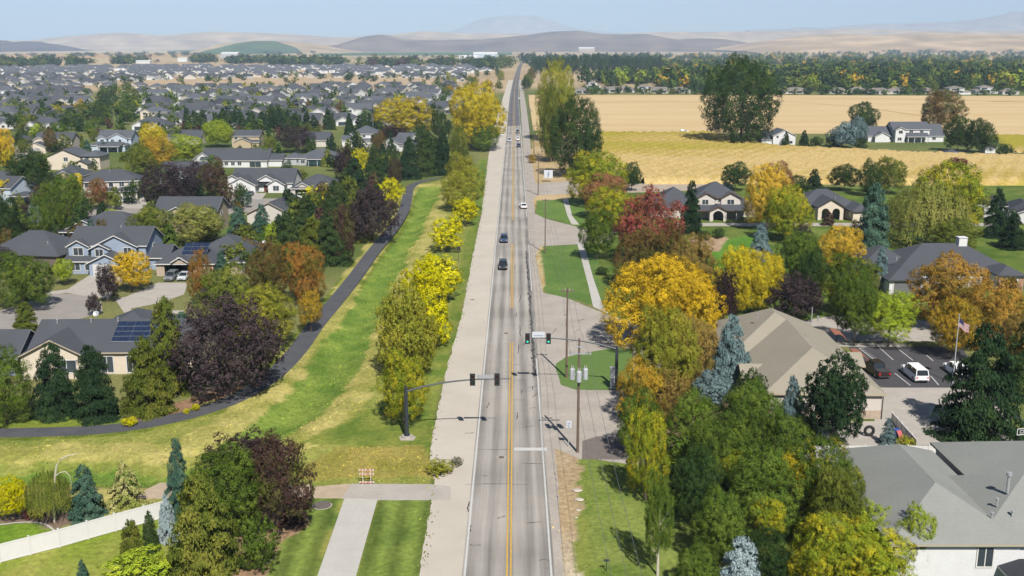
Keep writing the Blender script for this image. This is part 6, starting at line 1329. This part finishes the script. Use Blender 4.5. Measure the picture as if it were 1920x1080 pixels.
# fences
VIN = mat('white_vinyl', C(240, 238, 236, k=1.7), .03, 1.5, rough=.55)
def fence(label, pp, h, step, m=VIN):
    pw = [P(a, b) for a, b in pp]; e = empty('fence', pw[0][0], pw[0][1], 0, 0, label, 'fence'); ox, oy = pw[0]; pn = MB()
    for (a, b) in zip(pw[:-1], pw[1:]):
        L_ = math.dist(a, b); n = max(1, round(L_ / step)); an = math.atan2(b[1] - a[1], b[0] - a[0])
        for k in range(n):
            T_ = Matrix.Translation((a[0] - ox + (b[0] - a[0]) * k / n, a[1] - oy + (b[1] - a[1]) * k / n, 0)) @ Matrix.Rotation(an, 4, 'Z'); w_ = L_ / n
            pn.box(.06, w_ - .06, -.02, .02, .08, h - .12, 0, T_); pn.box(.055, w_ - .055, -.04, .04, h - .2, h - .08, 0, T_); pn.box(.055, w_ - .055, -.04, .04, .04, .16, 0, T_)
            q = MB(); q.box(-.065, .065, -.065, .065, 0, h, 0, T_); q.box(-.085, .085, -.085, .085, h, h + .04, 0, T_); q.build('post', m, e)
    pn.build('panels', m, e)
fence('long white vinyl fence crossing the bottom left garden', [(-90, 1080), (0, 1055), (112, 1026), (217, 996), (272, 981), (318, 968)], 1.85, 2.4)
fence('white vinyl fence behind the big light grey roof', [(1500, 861), (1700, 861), (1900, 864), (1960, 866)], 1.7, 2.2)
fence('short white railed fence running away from the tyre corner', [(1672, 790), (1718, 842)], 1.2, 2.0)
# garden kerb, flagpole and flag
strip('garden_kerb', [P(a, b) for a, b in smooth_line([(-60, 986), (0, 984), (35, 980), (68, 980), (90, 986), (103, 997)], 4)], .22, .03, M['concrete'])
x, y = P(1786, 719); e = empty('flagpole', x, y, 0, 0, 'white flagpole flying the stars and stripes beside the car park', 'flagpole'); m = MB(); m.tube([(0, 0, 0), (0, 0, 9.6)], [.09, .05], 8); m.build('pole', TANK, e); m = MB(); m.cyl(0, 0, 9.6, 9.8, .1, 8); m.build('finial', METAL, e)
FR, FW_, FB = mat('flag_red', C(190, 90, 90), .05, 4), mat('flag_white', C(232, 226, 224), .04, 4), mat('flag_blue', C(60, 66, 104), .05, 4)
m = MB(); nx_, nz_ = 12, 13
def fp(i, j): u = i / nx_; v = j / nz_; return (.1 + 1.45 * u, .18 * math.sin(u * 7 + v), 9.2 - 1.25 * v - 1.0 * u + .08 * math.sin(u * 9))
for j in range(nz_):
    for i in range(nx_):
        mi = 2 if (i < 5 and j < 7) else (0 if j % 2 == 0 else 1); m.add([fp(i, j), fp(i + 1, j), fp(i + 1, j + 1), fp(i, j + 1)], [(0, 1, 2, 3)], mi)
m.build('flag', [FR, FW_, FB], e)
x, y = P(1519, 640); e = empty('flagpole', x, y, 0, 0, 'bare white pole standing behind the tan roof', 'pole'); m = MB(); m.tube([(0, 0, 0), (0, 0, 5.4)], [.08, .06], 8); m.build('pole', TANK, e); m = MB(); m.cyl(0, 0, 5.4, 5.5, .1, 8); m.build('cap', METAL, e)
# yard things
x, y = P(1629, 818); e = empty('tyre', x, y, .02, 0, 'large black tractor tyre standing by the white end wall', 'tyre'); m = MB(); n1_, n2_ = 24, 8
vs = [((.5 + .18 * math.cos(b)) * math.cos(a), .2 * math.sin(b), .68 + (.5 + .18 * math.cos(b)) * math.sin(a)) for a in [2 * PI * k / n1_ for k in range(n1_)] for b in [2 * PI * k / n2_ for k in range(n2_)]]
m.add(vs, [(i * n2_ + j, i * n2_ + (j + 1) % n2_, ((i + 1) % n1_) * n2_ + (j + 1) % n2_, ((i + 1) % n1_) * n2_ + j) for i in range(n1_) for j in range(n2_)]); m.build('tread', TYRE, e, smooth=True)
x, y = P(1681, 822); e = empty('play_slide', x, y, 0, .3, 'blue and red plastic play slide in the fence corner', 'play slide'); m = MB(); m.box(-.35, .35, -.2, .5, 0, 1.1); m.build('tower', mat('blue_plastic', C(60, 96, 180), .05, 3), e)
m = MB(); m.add([(-.3, -.25, 1.1), (.3, -.25, 1.1), (.3, -1.2, .1), (-.3, -1.2, .1), (-.3, -.25, 1.0), (.3, -.25, 1.0), (.3, -1.2, 0), (-.3, -1.2, 0)], [(0, 1, 2, 3), (7, 6, 5, 4), (0, 3, 7, 4), (1, 5, 6, 2), (3, 2, 6, 7), (0, 4, 5, 1)]); m.build('chute', mat('red_plastic', C(206, 110, 110), .05, 3), e)
LB = mat('fresh_lumber', C(206, 158, 116), .12, 3)
for px, py, wd, lb in ((1566, 868, 1.7, 'left'), (1598, 867, 1.7, 'right')):
    x, y = P(px, py); e = empty('planter_box', x, y, 0, 0, lb + ' raised planter box of fresh orange lumber below the white fence', 'planter box'); m = MB(); m.box(-wd / 2, wd / 2, -.5, -.44, 0, .4); m.box(-wd / 2, wd / 2, .44, .5, 0, .4); m.box(-wd / 2, -wd / 2 + .06, -.44, .44, 0, .4); m.box(wd / 2 - .06, wd / 2, -.44, .44, 0, .4); m.build('planks', LB, e); m = MB(); m.box(-wd / 2 + .06, wd / 2 - .06, -.44, .44, .0, .32); m.build('soil', mat('soil', C(110, 84, 66), .2, 3) if lb == 'left' else bpy.data.materials['soil'], e)
psheet('patio', [(1530, 868), (1640, 868), (1650, 905), (1560, 905)], .013, M['dconcrete'])
x, y = P(1910, 858); e = empty('basketball_hoop', x, y, 0, .2, 'basketball hoop with white framed backboard at the right edge', 'basketball hoop'); m = MB(); m.tube([(0, .5, 0), (0, .5, 2.6), (0, 0, 3.1)], .06, 7); m.build('pole', STEEL, e)
m = MB(); m.box(-.6, .6, -.03, 0, 2.7, 2.78); m.box(-.6, .6, -.03, 0, 3.4, 3.48); m.box(-.6, -.52, -.03, 0, 2.78, 3.4); m.box(.52, .6, -.03, 0, 2.78, 3.4); m.box(-.24, .24, -.034, -.004, 3.2, 3.25); m.box(-.24, .24, -.034, -.004, 2.9, 2.95); m.box(-.24, -.19, -.034, -.004, 2.95, 3.2); m.box(.19, .24, -.034, -.004, 2.95, 3.2); m.build('backboard', VIN, e)
H('shed', 'small dark roofed garden shed left of the white fence', 'shed', (1486, 838), (1518, 838), 2.2, 2.0, [(0, 2.0, 0, 1.8, 2.2, 'gx', .3)], [], 'white', roof='dark')
ROCK = mat('pale_boulder', C(214, 204, 190), .12, 2)
for i, (px, py, r) in enumerate([(1083, 921, .55), (1086, 938, .5), (1084, 957, .28), (1081, 971, .22)]):
    x, y = P(px, py); v = []; f = []; n_ = 9
    for j in range(1, 5):
        for k in range(n_): t_ = j / 5 * PI; q = r * random.uniform(.85, 1.12); v.append((q * math.sin(t_) * math.cos(k * 2 * PI / n_), q * .7 * math.sin(t_) * math.sin(k * 2 * PI / n_), r * .18 + q * .25 * math.cos(t_)))
    f = [(j * n_ + k, j * n_ + (k + 1) % n_, (j + 1) * n_ + (k + 1) % n_, (j + 1) * n_ + k) for j in range(3) for k in range(n_)] + [tuple(range(n_))[::-1], tuple(range(3 * n_, 4 * n_))]
    m = MB(); m.add(v, f); o_ = m.build('boulder', ROCK, loc=(x, y, 0)); tag(o_, ['topmost flat pale boulder', 'second flat pale boulder', 'third smaller boulder', 'lowest and smallest boulder'][i] + ' in the dry verge right of the road', 'boulder')
# flower patches
for i, (a, b, c, d, lb) in enumerate([(228, 258, 783, 798, 'yellow flower patch at the lower end of the bark bed beside the path'), (358, 376, 757, 770, 'yellow flower patch under the purple plum beside the path'), (344, 356, 766, 776, 'smaller yellow flower patch left of the one under the plum')]):
    T('shrub', a, b, c, d, 'lemon', lb, name='flower_patch', cat='flowers')
# the birch's bent pale stem
for o_ in list(bpy.data.objects):
    if o_.get('label', '').startswith('weeping birch'):
        bx_, by_ = o_.location.x, o_.location.y; o_.rotation_euler = (0, 0, 0); m = MB()
        def q_(px, py): p_ = PY(px, py, by_); return (p_[0] - bx_, 0, p_[2])
        m.tube([(q_(100, 965)[0], 0, 0), q_(101, 930), q_(103, 895), q_(106, 872), q_(115, 860), q_(128, 854), q_(148, 850)], [.12, .11, .09, .08, .07, .05, .02], 7); m.build('stem', PALEBARK, o_)
        m = MB(); m.tube([q_(103, 893), q_(112, 886), (q_(122, 884)), q_(131, 892), q_(134, 910)], [.05, .05, .04, .03, .015], 6); m.build('branch', PALEBARK, o_)

# ------------------------------------------------------------------ hills and haze
def hill(name, prof, D, depth, m, rough=6, seed=0, base=-3):
    px = np.linspace(prof[0][0], prof[-1][0], 150); py = np.interp(px, [p[0] for p in prof], [p[1] for p in prof])
    tops = np.array([PY(a, b, D) for a, b in zip(px, py)]); v = []; nr = 22
    for j in range(nr):
        t_ = j / (nr - 1) * 2 - 1; y = D + t_ * depth; g = math.cos(t_ * math.pi / 2) ** 1.3 if abs(t_) < 1 else 0
        nz = (fbm(tops[:, 0] * .0012 + seed, np.full(150, y) * .0012 + seed, 5) - .5) * rough * 2 * g
        nz2 = np.abs(fbm(tops[:, 0] * .0035 + seed, np.full(150, y) * .002 + seed, 3) - .5) * rough * -2.2 * g * (abs(t_) > .05)
        v += [(a, y, max(base, (h + 3) * g + b - 3)) for a, h, b in zip(tops[:, 0], tops[:, 2], nz + nz2)]
    f = [(j * 150 + i, j * 150 + i + 1, (j + 1) * 150 + i + 1, (j + 1) * 150 + i) for j in range(nr - 1) for i in range(149)]
    mb = MB(); mb.add(v, f); return tag(mb.build(name, m, smooth=True), kind='structure')
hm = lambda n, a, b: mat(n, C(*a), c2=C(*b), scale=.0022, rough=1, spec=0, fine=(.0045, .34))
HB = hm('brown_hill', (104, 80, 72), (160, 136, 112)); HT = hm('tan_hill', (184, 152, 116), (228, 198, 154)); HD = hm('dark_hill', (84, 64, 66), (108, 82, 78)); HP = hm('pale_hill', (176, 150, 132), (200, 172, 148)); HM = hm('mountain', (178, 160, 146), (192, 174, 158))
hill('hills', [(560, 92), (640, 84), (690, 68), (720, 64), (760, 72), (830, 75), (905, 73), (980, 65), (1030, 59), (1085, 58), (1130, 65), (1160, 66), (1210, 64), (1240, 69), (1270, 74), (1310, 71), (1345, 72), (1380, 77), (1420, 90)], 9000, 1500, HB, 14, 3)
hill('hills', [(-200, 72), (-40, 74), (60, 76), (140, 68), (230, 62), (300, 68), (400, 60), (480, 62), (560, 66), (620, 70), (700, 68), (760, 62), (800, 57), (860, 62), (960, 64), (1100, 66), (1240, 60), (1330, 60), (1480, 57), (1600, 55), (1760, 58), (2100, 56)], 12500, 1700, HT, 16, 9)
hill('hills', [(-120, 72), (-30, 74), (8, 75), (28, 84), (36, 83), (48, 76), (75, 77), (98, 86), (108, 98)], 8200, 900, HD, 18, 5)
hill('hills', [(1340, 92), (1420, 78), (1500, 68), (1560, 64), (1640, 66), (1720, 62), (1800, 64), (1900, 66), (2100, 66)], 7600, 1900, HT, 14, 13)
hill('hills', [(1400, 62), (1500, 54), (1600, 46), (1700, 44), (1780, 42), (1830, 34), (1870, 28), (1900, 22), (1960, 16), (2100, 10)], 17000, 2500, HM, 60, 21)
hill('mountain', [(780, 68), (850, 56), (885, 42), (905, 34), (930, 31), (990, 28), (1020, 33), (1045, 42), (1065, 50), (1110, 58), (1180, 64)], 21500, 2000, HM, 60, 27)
hill('hills', [(380, 97), (420, 82), (480, 76), (540, 78), (600, 84), (640, 92), (680, 99)], 6800, 700, hm('low_tan_hill', (196, 168, 132), (212, 186, 150)), 5, 33)
hill('hills', [(398, 99), (420, 90), (452, 80), (480, 77), (512, 77), (532, 84), (552, 93), (565, 99)], 6200, 700, hm('green_slope', (78, 100, 64), (98, 120, 80)), 3, 41)
# fields
fm = lambda n, a, b, s=.03, st=(1, 1, 1), fine=None: mat(n, C(*a), c2=C(*b), scale=s, stretch=st, rough=1, spec=0, fine=fine)
psheet('wheat_field', [(1086, 178), (1450, 178.5), (2300, 181), (2300, 300), (1900, 286), (1870, 252), (1320, 250), (1120, 251), (1000, 245), (990, 178)], .05, fm('wheat_stubble', (238, 212, 166), (222, 192, 142), .02, (.25, 2, 1), (.3, .07)))
psheet('green_field', [(700, 115), (980, 112), (980, 117), (640, 120)], .3, fm('pale_green_field', (150, 152, 100), (168, 162, 112)))
psheet('stubble_field', [(0, 102), (420, 100), (400, 107), (0, 110)], .3, fm('golden_stubble', (214, 178, 126), (200, 164, 116)))
psheet('dry_field', [(640, 107), (960, 105), (960, 110), (600, 112)], .3, fm('dry_pasture', (178, 160, 122), (196, 176, 138)))
psheet('green_field', [(405, 97), (470, 75 + 18), (515, 93.5), (505, 97.4)], .3, fm('dark_green_field', (86, 112, 72), (96, 124, 78)))
psheet('green_field', [(590, 104.5), (600, 98.5), (960, 97.5), (960, 103.5)], .3, bpy.data.materials['dark_green_field'])
psheet('green_field', [(310, 97), (330, 94), (395, 93), (380, 96.5)], .3, bpy.data.materials['dark_green_field'])
psheet('dirt_lot', [(160, 166), (200, 158), (340, 150), (560, 147), (830, 149), (800, 160), (560, 163), (300, 165)], .03, fm('bare_earth', (214, 190, 160), (196, 172, 144)))
psheet('dirt_lot', [(22, 126), (120, 121.5), (960, 120), (960, 123), (300, 126)], .03, bpy.data.materials['bare_earth'])
psheet('dirt_lane', [(1170, 345), (1260, 343), (1340, 345), (1340, 356), (1170, 362)], .03, mat('dirt_lane', C(196, 180, 160), .1, .3))
trk = mat('flattened_stubble', C(196, 164, 108), .12, .05)
for pp, w_ in (([(1120, 192), (1250, 190), (1420, 196)], 3.5), ([(1460, 190), (1600, 200), (1720, 216), (1780, 222)], 2.5), ([(1500, 184), (1700, 186), (1930, 192)], 6), ([(1860, 190), (2000, 189)], 7)): strip('field_track', smooth_line([P(a, b) for a, b in pp], 5), w_, .09, trk)
# cornfield: a raised crop with rows
def crop(name, poly, h, m):
    pw = [P(a, b) for a, b in poly]; x0 = min(p[0] for p in pw); x1 = max(p[0] for p in pw); y0 = min(p[1] for p in pw); y1 = max(p[1] for p in pw)
    dx, dy = 1.5, 2.6; gx = np.arange(x0, x1 + dx, dx); gy = np.arange(y0, y1 + dy, dy); A, B = np.meshgrid(gx, gy)
    ins = inside(pw, A, B); z = np.where(ins, h * (.7 + .45 * fbm(A * .6, B * .8)) , .0)
    ca_ = np.cos(.5) * A + np.sin(.5) * B
    z = z * (1 - .45 * (np.sin(ca_ * 1.35) > .2))
    keep = ins.copy(); keep[:-1] |= ins[1:]; keep[1:] |= ins[:-1]; keep[:, :-1] |= ins[:, 1:]; keep[:, 1:] |= ins[:, :-1]
    idx = -np.ones(A.shape, int); idx[keep] = np.arange(keep.sum()); v = np.stack([A[keep], B[keep], z[keep]], 1)
    q = np.stack([idx[:-1, :-1], idx[:-1, 1:], idx[1:, 1:], idx[1:, :-1]], -1).reshape(-1, 4); q = q[(q >= 0).all(1)]
    me_ = bpy.data.meshes.new(name); me_.vertices.add(len(v)); me_.vertices.foreach_set('co', v.astype(np.float32).ravel())
    me_.loops.add(q.size); me_.loops.foreach_set('vertex_index', q.astype(np.int32).ravel()); me_.polygons.add(len(q)); me_.polygons.foreach_set('loop_start', np.arange(0, q.size, 4, dtype=np.int32)); me_.update(calc_edges=True)
    me_.materials.append(m); o_ = bpy.data.objects.new(name, me_); COL.objects.link(o_); return tag(o_, 'ripe yellow green corn crop between the gardens and the wheat', 'corn field', kind='stuff')
cm = bpy.data.materials.new('corn'); t, N, L = nodes(cm); o = N("ShaderNodeOutputMaterial"); d_ = N("ShaderNodeBsdfDiffuse"); tc = N("ShaderNodeTexCoord"); mp = N("ShaderNodeMapping"); mp.inputs['Scale'].default_value = (.006, .016, .1); mp.inputs['Rotation'].default_value = (0, 0, .25)
L(tc.outputs['Object'], mp.inputs[0]); n = N("ShaderNodeTexNoise"); n.inputs['Scale'].default_value = 1; n.inputs['Detail'].default_value = 7; n.inputs['Roughness'].default_value = .6; L(mp.outputs[0], n.inputs['Vector'])
sp = N("ShaderNodeSeparateXYZ"); L(tc.outputs['Object'], sp.inputs[0]); gy = N("ShaderNodeMapRange"); gy.inputs[1].default_value = 400; gy.inputs[2].default_value = 520; gy.inputs[3].default_value = .03; gy.inputs[4].default_value = -.15; L(sp.outputs[1], gy.inputs[0])
ga = N("ShaderNodeMath"); ga.operation = 'ADD'; L(n.outputs[0], ga.inputs[0]); L(gy.outputs[0], ga.inputs[1])
wv = N("ShaderNodeTexWave"); wv.inputs['Scale'].default_value = .055; wv.inputs['Distortion'].default_value = .6; wv.inputs['Detail'].default_value = 2; mp2 = N("ShaderNodeMapping"); mp2.inputs['Rotation'].default_value = (0, 0, .5); L(tc.outputs['Object'], mp2.inputs[0]); L(mp2.outputs[0], wv.inputs['Vector'])
gw = N("ShaderNodeMath"); gw.operation = 'MULTIPLY_ADD'; L(wv.outputs[1], gw.inputs[0]); gw.inputs[1].default_value = .10; L(ga.outputs[0], gw.inputs[2])
rp = N("ShaderNodeValToRGB"); L(gw.outputs[0], rp.inputs[0]); cr_ = rp.color_ramp; cr_.elements[0].position = .38; cr_.elements[0].color = (*C(184, 172, 70), 1); cr_.elements[1].position = .62; cr_.elements[1].color = (*C(224, 196, 134), 1); e2 = cr_.elements.new(.5); e2.color = (*C(206, 180, 104), 1)
n2 = N("ShaderNodeTexNoise"); n2.inputs['Scale'].default_value = .9; n2.inputs['Detail'].default_value = 3; L(tc.outputs['Object'], n2.inputs['Vector']); r2 = N("ShaderNodeMapRange"); r2.inputs[1].default_value = .3; r2.inputs[2].default_value = .7; r2.inputs[3].default_value = .8; r2.inputs[4].default_value = 1.2; L(n2.outputs[0], r2.inputs[0])
v_ = N("ShaderNodeVectorMath"); v_.operation = 'SCALE'; L(rp.outputs[0], v_.inputs[0]); L(r2.outputs[0], v_.inputs['Scale']); L(v_.outputs[0], d_.inputs[0]); L(d_.outputs[0], o.inputs[0])
crop('corn_field', [(1118, 254), (1330, 253), (1400, 271), (1440, 278), (1700, 292), (2050, 302), (2050, 346), (1900, 348), (1500, 345), (1200, 344), (1180, 330), (1110, 300)], 2.4, cm)
crop('corn_field', [(1860, 255), (2050, 257), (2050, 290), (1900, 286)], 1.2, cm)
# haze
hzm = bpy.data.materials.new('haze'); t, N, L = nodes(hzm); o = N("ShaderNodeOutputMaterial"); pv = N("ShaderNodeVolumePrincipled"); pv.inputs['Density'].default_value = 7.5e-5; pv.inputs['Color'].default_value = (.58, .76, .98, 1); pv.inputs['Anisotropy'].default_value = -.15
L(pv.outputs[0], o.inputs['Volume'])
hb = MB(); hb.box(-16000, 16000, -2600, 25500, -5, 1150); ho = tag(hb.build('haze', hzm), 'pale blue haze over the valley and the far hills', 'haze', kind='stuff')
